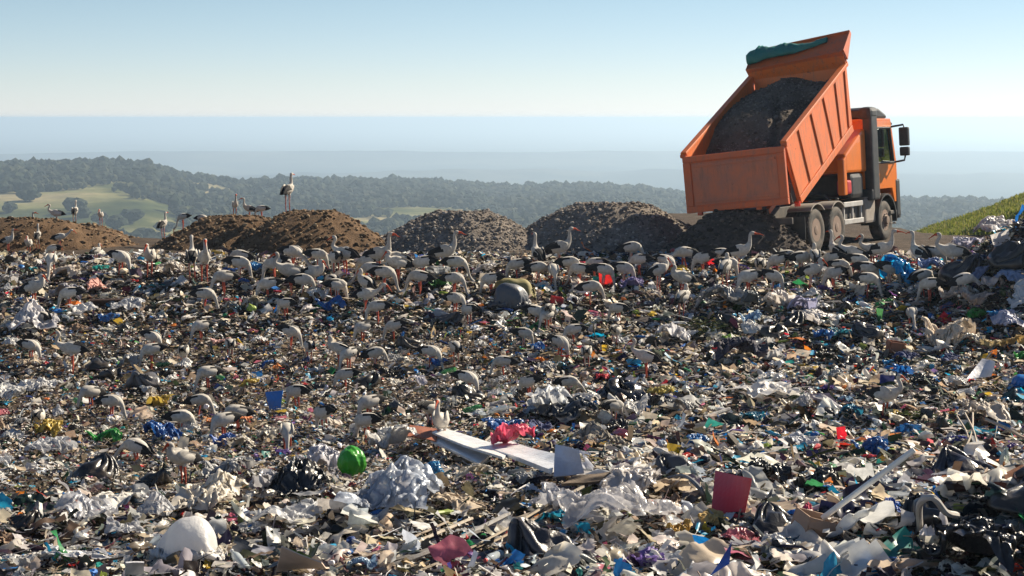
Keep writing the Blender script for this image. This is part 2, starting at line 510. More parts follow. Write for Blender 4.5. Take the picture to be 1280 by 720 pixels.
scl = np.stack([sc, sc, sc * rng.uniform(.9, 1.35, n)], 1)
cc = np.array([(.020, .029, .016), (.030, .038, .018), (.015, .024, .015), (.042, .046, .022)])[rng.integers(0, 4, n)] * rng.uniform(.75, 1.25, (n, 1))
V, F, C = place_many(temps, rng.integers(0, 10, n), np.stack([tx, ty, tz - .3], 1), rng.uniform(0, 6.28, n), scl, cc)
tag(link('woodland', mesh_np('woodland', V, F, C, mats=[M_leaf])), 'dark green woodland of round trees covering the far hills', 'woodland', kind='stuff')

# lone oaks on the pale meadow
def oak(seed):
    V, F = crown_template(seed, 5, 2)
    cols = np.tile(np.array([.022, .030, .016]), (len(F), 1)) * np.random.default_rng(seed).uniform(.7, 1.4, (len(F), 1))
    return mesh_np('crown', V, F, cols, mats=[M_leaf])
oak_me = [oak(700 + k) for k in range(4)]
mbt = MB(); mbt.tube([(0, 0, -.4), (.03, .0, .25), (-.02, .03, .7)], [.09, .07, .05], 7)
mbt.tube([(0, 0, .3), (.22, .05, .7)], [.05, .02], 5); mbt.tube([(0, 0, .35), (-.2, -.1, .75)], [.04, .02], 5)
trunk0 = mbt.build('trunk', M_bark); trunk_me = trunk0.data; bpy.data.objects.remove(trunk0)
OAKS = []
for (u, d, s) in [(37, 1130, 6.5), (92, 1060, 7.5), (101, 1035, 5.5), (125, 1010, 5), (146, 990, 6), (164, 1015, 6.5), (181, 960, 5), (60, 980, 5.5), (12, 1075, 5), (204, 985, 5.5), (232, 950, 5), (262, 980, 5.5)]:
    a = math.atan((u - 640) / FPX); x, y = d * math.sin(a), d * math.cos(a)
    OAKS.append((u, x, y, float(terrain_h(np.array([x]), np.array([y]))[0]), s))

# grassy bank climbing behind the truck at the right
M_grassbank = soil_mat('bank_turf', (.10, .13, .025), (.18, .21, .045), (.27, .26, .085), .8, .6)
def bank_h(x, y):
    base = -1.30 + (x - 15.9) * .36 - (y - 66) * .035 + .0 * y
    step = .85 * (1 - sstep(60.2, 62.0, y + .35 * n2(x, x * 0, .4, 44)))
    z = base - step - 2.6 * (1 - sstep(52, 57.5, y)) - .30 * (y - 66.5).clip(0)
    return z + .10 * fbm2(x, y, .6, 41, 3)
bx = np.arange(11, 31.5, .35); by = np.arange(51, 86, .35)
X, Y_ = np.meshgrid(bx, by); Z = bank_h(X, Y_)
tag(link('grass_bank', mesh_np('grass_bank', np.stack([X, Y_, Z], -1).reshape(-1, 3), grid(len(bx), len(by)), smooth=True, mats=[M_grassbank])), kind='structure')
n = 60000
px_, py_ = rng.uniform(11.5, 30, n), rng.uniform(54, 68, n)
band = np.exp(-((py_ - 61.0) / .8) ** 2)
tv = np.array([[-.05, 0, 0], [.05, 0, 0], [.06, .16, .5], [.0, .3, .8]]); tf = np.array([[0, 1, 2], [0, 2, 3]])
temps = [(tv, tf), (tv * [1.6, -1, .8], tf), (tv * [1, .4, 1.2], tf)]
s = rng.uniform(.07, .17, n) * (1 + .9 * band)
cols = np.array([(.21, .25, .04), (.28, .29, .06), (.34, .31, .11), (.13, .165, .035)])[rng.integers(0, 4, n)]
V, F, C = place_many(temps, rng.integers(0, 3, n), np.stack([px_, py_, bank_h(px_, py_) - .02], 1), rng.uniform(0, 6.28, n), np.stack([s * 2.5, s, s], 1), cols)
tag(link('grass', mesh_np('grass', V, F, C, mats=[attr_mat('grass_blade', .8, .35, .2)])), 'green and straw coloured grass on the bank behind the truck', 'grass', kind='stuff')

# air
mb = MB(); mb.box((0, 44000, -87.25), (230000, 92000, 187.5))
m = bpy.data.materials.new('haze_air'); m.use_nodes = True
nt = m.node_tree; nt.nodes.remove(nt.nodes['Principled BSDF'])
pv = nt.nodes.new('ShaderNodeVolumePrincipled')
pv.inputs['Color'].default_value = (.62, .81, 1.0, 1); pv.inputs['Density'].default_value = HAZE_DENSITY
pv.inputs['Anisotropy'].default_value = .35
nt.links.new(pv.outputs[0], nt.nodes['Material Output'].inputs['Volume'])
tag(mb.build('haze', m), 'pale blue haze over the far plain', 'haze', kind='stuff')

# ------------------------------------------------------------------ soil heaps
M_brown = soil_mat('brown_soil', (.05, .032, .02), (.13, .08, .045), (.22, .14, .08), 2.5, .9)
M_gravel = soil_mat('grey_gravel', (.12, .10, .084), (.23, .195, .165), (.36, .31, .265), 3.5, 1.0)
M_dark = soil_mat('dark_soil', (.045, .036, .030), (.095, .077, .065), (.17, .14, .115), 3, .9)
M_load = soil_mat('load_soil', (.06, .046, .037), (.12, .096, .078), (.19, .155, .128), 1.6, 1.0)
ROCK = []
for k in range(6):
    V, F = ico(1); V = V * (1 + .28 * vnoise(V * 1.7, 300 + k)[:, None]); ROCK.append((V, F))
def heap(gid, name, label, m, rocks, rsize, rcols, step=.09):
    hs = [h for h in HEAPS if h[6] == gid]
    x0 = min(h[0] - h[3] * 1.2 for h in hs); x1 = max(h[0] + h[3] * 1.2 for h in hs)
    y0 = min(h[1] - h[4] * 1.2 for h in hs); y1 = max(h[1] + h[4] * 1.2 for h in hs)
    gx, gy = np.arange(x0, x1, step), np.arange(y0, y1, step)
    X, Y_ = np.meshgrid(gx, gy)
    Z = np.maximum(heap_h(X, Y_, gid), ground_h(X, Y_) - .12)
    V = np.stack([X, Y_, Z], -1).reshape(-1, 3); F = grid(len(gx), len(gy))
    above = (heap_h(X, Y_, gid) > ground_h(X, Y_) - .1).ravel()
    F = F[above[F].any(1)]
    F = np.concatenate([F[:, :3], F[:, [0, 2, 3]]])
    r = np.random.default_rng(hs[0][5])
    rx, ry = r.uniform(x0, x1, rocks), r.uniform(y0, y1, rocks)
    rz = heap_h(rx, ry, gid); k = rz > ground_h(rx, ry) - .02
    rx, ry, rz = rx[k], ry[k], rz[k]; n = len(rx)
    s = np.minimum(rsize * r.lognormal(0, .5, n), .085)
    cols = np.array(rcols)[r.integers(0, len(rcols), n)] * r.uniform(.7, 1.3, (n, 1))
    RV, RF, RC = place_many(ROCK, r.integers(0, 6, n), np.stack([rx, ry, rz + s * .15], 1), r.uniform(0, 6.28, n), np.stack([s, s * .8, s * .65], 1), cols, tilt=r.uniform(-.8, .8, n))
    VV = np.concatenate([V, RV]); FF = np.concatenate([F, RF + len(V)])
    CC = np.concatenate([np.zeros((len(F), 3)), RC]); mi = np.concatenate([np.zeros(len(F), int), np.ones(len(RF), int)])
    me = mesh_np(name, VV, FF, CC, mats=[m, attr_mat('clods', .95, 0, .15, .3, 9)], midx=mi)
    for p in me.polygons: pass
    tag(link(name, me), label, 'soil heap', 'soil heaps tipped along the edge of the dump')
BR = [(.14, .085, .05), (.20, .13, .075), (.09, .06, .035), (.25, .18, .11)]
GR = [(.22, .187, .157), (.28, .24, .205), (.17, .145, .122), (.35, .31, .27)]
DK = [(.09, .073, .06), (.14, .115, .095), (.06, .05, .042)]
heap('m1', 'soil_heap', 'low brown soil heap at the left end of the row of heaps', M_brown, 2600, .035, BR)
heap('m2', 'soil_heap', 'wide twin topped brown soil heap with a stork on its summit', M_brown, 3400, .034, BR)
heap('m3', 'soil_heap', 'round grey gravel heap in the middle of the row of heaps', M_gravel, 9000, .024, GR)
heap('m4', 'soil_heap', 'wide grey gravel heap just left of the orange dump truck', M_gravel, 9000, .024, GR)
heap('m5', 'soil_heap', 'dark fresh soil spilling out below the raised tailgate', M_dark, 2600, .034, DK)

# ------------------------------------------------------------------ dump truck
O_cab = mat('orange_paint', (.82, .19, .010), .34, .22, (.35, .16, .07), 2.2, coat=.35, bmp=.02, wear=.22)
O_bed = mat('dusty_orange_paint', (.74, .155, .018), .5, .42, (.42, .15, .055), 1.7, bmp=.12, wear=.5)
O_gate = mat('worn_orange_paint', (.66, .12, .022), .55, .5, (.32, .13, .075), 1.6, bmp=.12, wear=.5)
BLK = mat('black_plastic', (.02, .02, .021), .5, .45, (.09, .075, .06), 5, bmp=.1)
CHS = mat('dusty_chassis_steel', (.05, .045, .042), .7, .8, (.13, .10, .075), 4, bmp=.2)
RUB = mat('tyre_rubber', (.025, .024, .024), .85, .8, (.15, .115, .085), 5, bmp=.4)
RIMM = mat('dusty_rim', (.22, .14, .10), .7, .7, (.16, .12, .085), 7, bmp=.2)
ALU = mat('dusty_aluminium', (.55, .53, .50), .5, .5, (.26, .20, .15), 5, metal=.3, bmp=.1)
MUDG = mat('dusty_mudguard', (.30, .26, .22), .8, .6, (.18, .135, .10), 4)
REDP = mat('red_plastic', (.55, .02, .025), .45, .2, scale=6)
RLT = mat('red_lens', (.75, .06, .02), .2, .1)
def glass_mat():
    m, n, l, b = nodes_of('cab_glass')
    g = n.new('ShaderNodeBsdfGlossy'); g.inputs['Roughness'].default_value = .03; g.inputs[0].default_value = (.85, .95, .95, 1)
    t = n.new('ShaderNodeBsdfTransparent'); t.inputs[0].default_value = (.62, .80, .80, 1)
    fr = n.new('ShaderNodeFresnel'); fr.inputs[0].default_value = 1.5
    mx = n.new('ShaderNodeMixShader'); ma = n.new('ShaderNodeMath'); ma.operation = 'MULTIPLY_ADD'; ma.inputs[1].default_value = .6; ma.inputs[2].default_value = .38; l.new(fr.outputs[0], ma.inputs[0]); l.new(ma.outputs[0], mx.inputs[0]); l.new(t.outputs[0], mx.inputs[1]); l.new(g.outputs[0], mx.inputs[2])
    l.new(mx.outputs[0], n['Material Output'].inputs['Surface'])
    return m
GLS = glass_mat()
YAW = R(32.5)
truck = bpy.data.objects.new('dump_truck', None); col.objects.link(truck)
hx = at(997, 255, 40.0)
ROLL = R(-4.0)                    # the lorry leans: its right wheels stand higher
truck.rotation_euler = (0, ROLL, -YAW)
off = Euler((0, ROLL, -YAW)).to_matrix() @ Vector((1.25, 0, 1.22))
truck.location = (hx[0] - off.x, hx[1] - off.y, -.02 + 1.08 * math.sin(ROLL))
tag(truck, 'orange dump truck with raised bed tipping dark soil over the dump edge', 'truck')

mb = MB()
for s in (-1, 1): mb.box((s * .42, 3.5, 1.0), (.09, 7.1, .27), bev=.01)
for y in (.3, 1.15, 2.5, 3.6, 4.6): mb.box((0, y, 1.0), (.84, .12, .2))
for y in (1.15, 2.5, 6.0): mb.tube([(-.95, y, .54), (.95, y, .54)], .09)
for y in (1.15, 2.5): mb.box((0, y, .54), (.4, .42, .42), bev=.08)
mb.box((0, 3.6, .78), (.35, 1.6, .3), bev=.06)
mb.box((0, -.1, .82), (2.3, .08, .16), bev=.02)
mb.build('chassis', CHS, truck)
def wheel(x, y, flip, inner=True):
    mb = MB(); r = .53
    prof = [(.27, -.13), (.34, -.155), (.46, -.165), (.515, -.135), (.53, -.09), (.53, .09), (.515, .135), (.46, .165), (.34, .155), (.27, .13)]
    mb.lathe(prof, 36)
    if inner: mb.lathe([(rr, xx - .36 * flip) for rr, xx in prof], 36)
    for k in range(30):
        q = 2 * math.pi * k / 30
        mb.box((0, .527 * math.cos(q), .527 * math.sin(q)), (.25, .05, .022), rot=(q + math.pi / 2, 0, 0))
    w = mb.build('wheel', RUB, truck, smooth=True, loc=(x, y, .53))
    mb = MB()
    f = flip
    mb.lathe([(.285, .14 * f), (.27, .10 * f), (.20, (.03 if inner else .13) * f), (.13, (.04 if inner else .17) * f), (.11, (.15 if inner else .22) * f), (.02, (.16 if inner else .23) * f)], 24)
    for k in range(10):
        q = 2 * math.pi * k / 10
        mb.tube([((.03 if inner else .12) * f, .165 * math.cos(q), .165 * math.sin(q)), ((.08 if inner else .18) * f, .165 * math.cos(q), .165 * math.sin(q))], .016, 6)
    mb.build('rim', RIMM, w, smooth=True)
for y in (1.15, 2.5):
    for s in (-1, 1): wheel(s * 1.08, y, s)
for s in (-1, 1): wheel(s * 1.06, 6.0, s, False)
# mudguards: curved sheets over each wheel
def arc_guard(name, cx, cy, r, a0, a1, w, m, th=.03, z=.53):
    mb = MB(); n_ = 12
    o = [(cy + r * math.cos(a), z + r * math.sin(a)) for a in np.linspace(a0, a1, n_)]
    i = [(cy + (r - th) * math.cos(a), z + (r - th) * math.sin(a)) for a in np.linspace(a1, a0, n_)]
    mb.prism(o + i, cx - w / 2, cx + w / 2)
    return mb.build(name, m, truck, smooth=True)
for s in (-1, 1):
    for y in (1.15, 2.5): arc_guard('mudguard', s * .97, y, .66, R(48), R(132), .62, MUDG)
    arc_guard('mudguard', s * 1.03, 6.0, .72, R(-5), R(188), .50, BLK, .05)
    mb = MB(); mb.box((s * .95, .40, .62), (.6, .02, .55)); mb.build('mud_flap', BLK, truck)
# things hung on the chassis
mb = MB()
for z in (.62, 1.06): mb.box((1.17, 3.78, z), (.05, 1.35, .13), bev=.015)
for y in (3.2, 3.8, 4.4): mb.box((1.13, y, .84), (.05, .06, .36))
mb.build('side_guard', ALU, truck)
mb = MB(); mb.box((.80, 3.78, .84), (.55, 1.2, .5), bev=.08); mb.build('air_tank_box', CHS, truck)
mb = MB(); mb.box((.93, 4.92, .84), (.55, .78, .66), bev=.07); mb.box((.93, 4.92, 1.185), (.57, .8, .03)); mb.build('battery_box', MUDG, truck)
mb = MB(); mb.box((-.9, 4.1, .84), (.6, 1.7, .62), bev=.15); mb.build('fuel_tank', ALU, truck)
mb = MB(); mb.box((1.02, 3.62, 1.50), (.30, .32, .36), bev=.06); mb.tube([(1.02, 3.62, 1.68), (1.02, 3.62, 1.76)], .05); mb.build('red_canister', REDP, truck)
mb = MB(); mb.box((.35, 4.15, 1.52), (1.66, .9, .66), bev=.12); mb.tube([(.2, 3.6, 1.3), (.9, 3.4, 1.25), (1.1, 2.9, 1.2)], .04); mb.tube([(.0, 3.6, 1.4), (.6, 3.3, 1.32), (1.0, 2.7, 1.2)], .03); mb.build('hydraulic_tank', BLK, truck)
# telescopic ram that lifts the bed
TILT = R(24.2)
HZ = 1.22
Mb = Matrix.Translation((0, 0, HZ)) @ Matrix.Rotation(R(-2.5), 4, 'Y') @ Matrix.Rotation(TILT, 4, 'X')
ram_top = Mb @ Vector((0, 3.8, -.05))
p0 = Vector((0, 3.95, 1.2)); dv = ram_top - p0
mb = MB(); mb.tube([p0, p0 + dv * .4], .12, 14); mb.tube([p0 + dv * .4, p0 + dv * .72], .095, 14); mb.tube([p0 + dv * .72, ram_top], .07, 14)
mb.build('hydraulic_ram', ALU, truck, smooth=True)
# bed
L, W, H = 4.75, 1.30, 1.50
mb = MB()
mb.box((0, L / 2 - .32, .03), (2 * W - .14, L - .64, .06))
for y in np.linspace(.3, L - .9, 8): mb.box((0, y, -.07), (2 * W - .3, .12, .14))
for s in (-1, 1):
    mb.box((s * .42, L / 2 - .35, -.20), (.1, L - .7, .12))
    mb.prism([(0.0, -.05), (L - .62, -.05), (L, H), (0.02, H), (-.03, H * .6)], s * (W - .055), s * W)                        # side wall
    mb.box((s * (W + .01), L / 2, H + .045), (.16, L + .06, .10), bev=.02)      # top rail
    mb.box((s * (W + .022), L / 2 - .30, .03), (.06, L - .60, .18), bev=.015)       # bottom rail
    for y in (.10, 1.02, 1.98, 2.94, 3.90, L - .07):
        sl = .56 * sstep(2.5, 4.7, y)               # the ribs lean with the slanting front wall
        mb.prism([(y - .17 + .09 * (y < .2) - sl, .125), (y + .17 - .1 * (y > 4.5) - sl, .125), (y + .09 - .02 * (y > 4.5), H - .01), (y - .09, H - .01)], s * (W + .002), s * (W + .036), bev=.016)
mb.prism([(L - .67, 0), (L - .61, 0), (L, H), (L - .06, H)], -W + .08, W - .08)                                 # headboard
mb.box((0, L - .03, H + .14), (2 * W + .1, .07, .32), bev=.015)
for x in np.linspace(-1.0, 1.0, 6): mb.tube([(x, L - .075, H + .12), (x, L - .10, H + .12)], .035, 10)
bed = mb.build('dump_body', O_bed, truck, M=Mb)
# canopy over the cab
mb = MB(); Mc = Mb @ Matrix.Translation((0, L - .02, H + .28)) @ Matrix.Rotation(R(-3.5), 4, 'Y') @ Matrix.Rotation(R(16), 4, 'X')
mb.box((0, .38, .03), (2 * W + .1, .84, .05)); mb.box((0, -.02, -.12), (2 * W + .1, .05, .42))
for s in (-1, 1): mb.prism([(0.0, -.22), (.78, .0), (.78, .1), (0, .1)], s * (W + .053), s * (W + .09))
for x in (-.85, -.28, .28, .85): mb.box((x, .38, -.02), (.07, .74, .05))
mb.box((0, .80, .05), (2 * W + .16, .05, .12), bev=.015)
mb.build('cab_protector', O_gate, bed, M=Mc)
# rolled tarpaulin lying on the canopy
nx, ny = 70, 22
uu, vv = np.meshgrid(np.linspace(0, 1, nx), np.linspace(0, 1, ny))
a_ = vv * 2 * np.pi
thick = (.13 * (1 - .72 * sstep(.25, 1, uu)) + .02) * (1 + .22 * np.sin(uu * 16) * (1 - uu))
P = np.stack([uu * 6, np.cos(a_), np.sin(a_)], -1).reshape(-1, 3)
cr = crumple(P, 5, 1.3).reshape(ny, nx)
thick = thick * (1 + .3 * cr)
xs = -W - .04 + uu * 2.15
yc = .34 + .20 * uu + .05 * np.sin(uu * 7)
Vt = np.stack([xs, yc + thick * 1.5 * np.cos(a_), .07 + thick * (1 + np.sin(a_)) * .8], -1).reshape(-1, 3)
me = mesh_np('tarpaulin', Vt, grid(nx, ny), smooth=True, mats=[mat('teal_tarp', (.008, .16, .135), .6, .15, scale=3)])
me.transform(Mc); link('tarpaulin', me, bed)
# tailgate hanging plumb from its top hinges
gt = Mb @ Vector((0, -.06, H - .02))
mb = MB(); gh, gw = 1.36, 2 * W + .06
mb.box((0, 0, -gh / 2), (gw, .05, gh))
for z in (-.07, -gh + .07): mb.box((0, -.035, z), (gw, .07, .15), bev=.02)
for s in (-1, 1): mb.box((s * (gw / 2 - .10), -.034, -gh / 2), (.20, .066, gh - .29), bev=.02)
for s in (-1, 1): mb.tube([(s * (W - .05), .03, .03), (s * (W + .10), .03, .03)], .05, 10); mb.box((s * .55, .0, -gh - .03), (.12, .06, .08))
gate = mb.build('tailgate', O_gate, truck, M=Matrix.Rotation(R(-2.5), 4, 'Y'), loc=gt)
mb = MB(); mb.box((0, -.027, -gh / 2), (gw - .44, .012, gh - .34))
for z in (-.25, -gh + .25): mb.box((0, -.04, z), (gw - .5, .04, .06), bev=.015)
tag(mb.build('gate_panel', mat('dust_caked_paint', (.60, .18, .085), .8, .7, (.33, .17, .125), 2.4, bmp=.1, wear=.45), gate, M=Matrix.Rotation(R(-2.5), 4, 'Y')), 'dust caked recessed panel')
for s in (-1, 1):
    p = Mb @ Vector((s * (W - .02), -.10, -.02))
    mb = MB(); mb.box((0, 0, 0), (.14, .07, .12), bev=.02); mb.build('tail_light', RLT, truck, loc=p)
# cab: panels round a hollow inside, so the windows are real openings
mb = MB()
y0, y1 = 4.85, 7.0
def wall(s):
    xo, xi = s * 1.22, s * 1.15
    mb.prism([(y0, 1.15), (5.30, 1.15), (5.30, 3.18), (y0 + .14, 3.18), (y0, 2.95)], xi, xo)           # rear quarter
    mb.prism([(5.30, 1.32), (5.45, 1.38), (6.6, 1.38), (6.75, 1.0), (7.0, 1.0), (6.99, 2.08), (5.30, 2.08)], xi, xo)  # door lower half
    mb.prism([(5.30, 2.08), (5.55, 2.08), (5.55, 3.0), (5.30, 3.0)], xi, xo)          # pillar behind the window
    mb.prism([(6.78, 2.08), (6.99, 2.08), (6.74, 3.0), (6.56, 3.0)], xi, xo)          # pillar before the window
    mb.prism([(5.30, 3.0), (6.74, 3.0), (6.68, 3.18), (5.30, 3.18)], xi, xo)
wall(1); wall(-1)
mb.box((0, y0 + .035, 2.05), (2.3, .07, 1.8)); mb.box((0, y0 + .11, 3.05), (2.3, .07, .3), rot=(R(-32), 0, 0))
mb.box((0, 5.85, 3.21), (2.42, 1.75, .08), bev=.03)
mb.box((0, 6.96, 1.5), (2.3, .08, 1.12)); mb.box((0, 6.70, 3.1), (2.3, .07, .15))
mb.box((0, 5.9, 1.2), (2.3, 2.1, .08))
for x in (-.75, 0, .75): mb.box((x, y0 - .01, 2.1), (.35, .03, 1.3), bev=.012)
cab = mb.build('cab', O_cab, truck)
for s in (-1, 1):
    mb = MB(); mb.prism([(5.55, 2.08), (6.78, 2.08), (6.56, 3.0), (5.55, 3.0)], s * 1.18, s * 1.19); mb.build('side_window', GLS, cab)
    mb = MB()
    for a, b_ in (((5.55, 2.07), (6.78, 2.07)), ((6.78, 2.08), (6.56, 3.0)), ((6.56, 3.0), (5.55, 3.0)), ((5.55, 3.0), (5.55, 2.08))):
        mb.tube([(s * 1.225, *a), (s * 1.225, *b_)], .03, 6)
    mb.build('window_seal', BLK, cab)
    mb = MB(); mb.box((s * 1.235, 5.48, 1.75), (.03, .16, .09), bev=.012); mb.box((s * 1.225, 5.32, 2.1), (.01, .02, 1.9)); mb.build('door_handle', BLK, cab)
    mb = MB(); mb.box((s * 1.0, 6.55, .72), (.5, .5, .1), bev=.02); mb.box((s * 1.0, 6.55, .42), (.45, .45, .06), bev=.02); mb.build('step', CHS, cab)
    mb = MB(); mb.tube([(s * 1.2, 6.7, 3.02), (s * 1.52, 6.82, 3.06), (s * 1.55, 6.8, 2.95)], .028); mb.tube([(s * 1.2, 6.85, 2.06), (s * 1.50, 6.86, 2.10), (s * 1.55, 6.82, 2.25)], .028)
    mb.box((s * 1.55, 6.78, 2.74), (.27, .15, .50), bev=.04); mb.box((s * 1.55, 6.78, 2.34), (.26, .14, .24), bev=.04)
    mb.build('wing_mirror', BLK, cab)
    mb = MB(); mb.box((s * 1.18, 7.02, 1.1), (.12, .3, 1.0), bev=.05); mb.build('corner_panel', BLK, cab)
mb = MB(); mb.prism([(6.97, 2.08), (6.98, 2.08), (6.73, 3.03), (6.72, 3.03)], -1.13, 1.13); mb.build('windscreen', GLS, cab)
mb = MB(); mb.box((0, 7.08, .78), (2.45, .22, .5), bev=.05); mb.build('front_bumper', BLK, truck)
mb = MB(); mb.prism([(5.1, 3.255), (6.6, 3.255), (6.55, 3.36), (6.0, 3.52), (5.3, 3.56), (5.08, 3.48)], -1.16, 1.16, bev=.06); mb.box((0, 6.86, 3.15), (2.3, .3, .05), rot=(R(-20), 0, 0), bev=.015); mb.build('roof_deflector', BLK, cab)
mb = MB(); mb.box((1.24, 5.06, 2.28), (.26, .46, 2.35), bev=.06); mb.box((1.2, 5.06, 3.38), (.36, .54, .34), bev=.12); mb.box((1.1, 4.95, 1.25), (.5, .4, .3), bev=.05)
mb.build('air_intake', BLK, truck)
mb = MB(); mb.prism([(3.35, 1.86), (4.84, 1.86), (4.84, 2.98), (4.62, 2.96), (3.35, 2.32)], .45, 1.19, bev=.07); mb.build('rear_cowl', O_cab, truck)
mb = MB(); mb.prism([(3.22, 1.30), (3.42, 1.30), (3.42, 2.3), (3.22, 2.2)], 1.0, 1.19, bev=.03); mb.build('cowl_bracket', O_cab, truck)
mb = MB()
for s in (-.5, .5):
    mb.box((s, 6.0, 1.55), (.55, .55, .2), bev=.06); mb.box((s, 5.74, 2.0), (.5, .14, .75), rot=(R(10), 0, 0), bev=.06)
mb.build('seat', BLK, cab)
# soil left in the bed
nx, ny = 110, 200
xs, ys = np.meshgrid(np.linspace(-W + .06, W - .06, nx), np.linspace(-.24, L - .10, ny))
q = ys / L
hz = 1.02 + .42 * sstep(.10, .45, q) * (1 - .55 * sstep(.62, 1, q)) - .75 * (1 - sstep(-.05, .07, q))
hz += .22 * np.exp(-((xs + .25) / .5) ** 2) * sstep(.1, .4, q) - .30 * sstep(.2, 1.1, xs) * sstep(.15, .4, q) * (1 - sstep(.6, .8, q)) + .10 * fbm2(xs, ys, 1.4, 61, 5) + .05 * np.abs(fbm2(xs, ys, 5, 66, 3)) - .16 * np.exp(-((xs - .25 - .25 * np.sin(ys * 1.4)) / .09) ** 2) * sstep(.1, .3, q) * (1 - sstep(.6, .8, q))
hz = np.minimum(hz, H + .12)
Vl = np.stack([xs, ys, hz], -1).reshape(-1, 3)
low = np.stack([xs, np.minimum(ys, L - .72), np.full_like(xs, .07)], -1).reshape(-1, 3)
Fl = grid(nx, ny); nV = len(Vl)
bd = np.concatenate([np.arange(nx), np.arange(1, ny) * nx + nx - 1, (ny - 1) * nx + np.arange(nx - 2, -1, -1), np.arange(ny - 2, 0, -1) * nx])
sk = np.stack([bd, bd + nV, np.roll(bd, -1) + nV, np.roll(bd, -1)], 1)
rl = np.random.default_rng(67); ii = rl.integers(0, nV, 2600); sz = .019 * rl.lognormal(0, .5, 2600)
RV, RF, RC = place_many(ROCK, rl.integers(0, 6, 2600), Vl[ii] + np.stack([rl.normal(0, .01, 2600), rl.normal(0, .01, 2600), sz * .2], 1), rl.uniform(0, 6.28, 2600), np.stack([sz, sz * .8, sz * .7], 1), np.array([(.12, .098, .08), (.16, .135, .112), (.09, .073, .06), (.20, .17, .145)])[rl.integers(0, 4, 2600)])
FF = np.concatenate([Fl, sk]); FF = np.concatenate([FF[:, :3], FF[:, [0, 2, 3]]]); nb = len(FF)
VV = np.concatenate([Vl, low, RV]); FF = np.concatenate([FF, RF + 2 * nV])
me = mesh_np('soil_load', VV, FF, np.concatenate([np.zeros((nb, 3)), RC]), mats=[M_load, attr_mat('clods', .95, 0, .15, .3, 9)], midx=np.concatenate([np.zeros(nb, int), np.ones(len(RF), int)]))
me.transform(Mb)
load = link('soil_load', me, None, truck.location, truck.rotation_euler)
tag(load, 'dark heaped soil still lying inside the raised truck bed', 'soil load')

# lone oaks of the far meadow: each a trunk and a crown
spots_txt = ['darkest', 'next']
for i, (u, x, y, z, s) in enumerate(OAKS):
    o = bpy.data.objects.new('oak_tree', None); col.objects.link(o); o.location = (x, y, z); o.rotation_euler = (0, 0, i * 1.7); o.scale = (s, s, s * .95)
    tag(o, 'round dark oak standing alone on the pale far meadow', 'tree', 'lone oaks on the far meadow')
    link('trunk', trunk_me, o); link('crown', oak_me[i % 4], o)

# ------------------------------------------------------------------ storks: one continuous body per bird
WHITE, GREYW, BLACK, BILL, LEGC = (.60, .555, .49), (.36, .32, .28), (.018, .017, .019), (.50, .07, .025), (.50, .10, .06)
def loft(path, rad, n=10, colf=None):
    """tube in the YZ plane: path [(y, z)], rad [(rx, rn)]"""
    path = np.array(path, float); rings = []
    for i in range(len(path)):
        t = path[min(i + 1, len(path) - 1)] - path[max(i - 1, 0)]; t /= np.linalg.norm(t)
        nv = np.array([-t[1], t[0]])
        rx, rn = rad[i]
        for k in range(n):
            q = 2 * math.pi * k / n
            rings.append((rx * math.cos(q), path[i][0] + nv[0] * rn * math.sin(q), path[i][1] + nv[1] * rn * math.sin(q)))
    V = np.array(rings); F = []; C = []
    for i in range(len(path) - 1):
        for k in range(n):
            a, b_ = i * n + k, i * n + (k + 1) % n
            F += [[a, b_, b_ + n], [a, b_ + n, a + n]]
            c = colf(i / (len(path) - 1), k / n); C += [c, c]
    for base, s in ((0, 1), ((len(path) - 1) * n, -1)):
        for k in range(1, n - 1):
            f = [base, base + k, base + k + 1]; F.append(f if s < 0 else f[::-1]); C.append(colf(0 if s > 0 else 1, 0))
    return V, np.array(F), np.array(C)
def resample(pts, m=40):
    pts = np.array(pts, float); t = np.arange(len(pts)); tt = np.linspace(0, len(pts) - 1, m)
    out = []
    for c in range(pts.shape[1]):
        p = pts[:, c]; d = np.gradient(p)
        i = np.minimum(tt.astype(int), len(pts) - 2); f = tt - i
        h00 = 2 * f**3 - 3 * f**2 + 1; h10 = f**3 - 2 * f**2 + f; h01 = -2 * f**3 + 3 * f**2; h11 = f**3 - f**2
        out.append(h00 * p[i] + h10 * d[i] + h01 * p[i + 1] + h11 * d[i + 1])
    return np.stack(out, 1)
def seg_tube(pts, rs, c, n=6):
    pts = [np.array(p, float) for p in pts]; V, F = [], []
    for i, p in enumerate(pts):
        t = pts[min(i + 1, len(pts) - 1)] - pts[max(i - 1, 0)]; t /= np.linalg.norm(t)
        a = np.cross(t, (0.3, .9, .2)); a /= np.linalg.norm(a); b_ = np.cross(t, a)
        for k in range(n):
            q = 2 * math.pi * k / n; V.append(p + rs[i] * (a * math.cos(q) + b_ * math.sin(q)))
    for i in range(len(pts) - 1):
        for k in range(n):
            a, b_ = i * n + k, i * n + (k + 1) % n
            F += [[a, b_, b_ + n], [a, b_ + n, a + n]]
    for k in range(1, n - 1): F.append([0, k + 1, k]); e = (len(pts) - 1) * n; F.append([e, e + k, e + k + 1])
    cs = [c[min(int(i * len(c) / (len(F))), len(c) - 1)] for i in range(len(F))] if isinstance(c, list) else [c] * len(F)
    return np.array(V), np.array(F), np.array(cs)
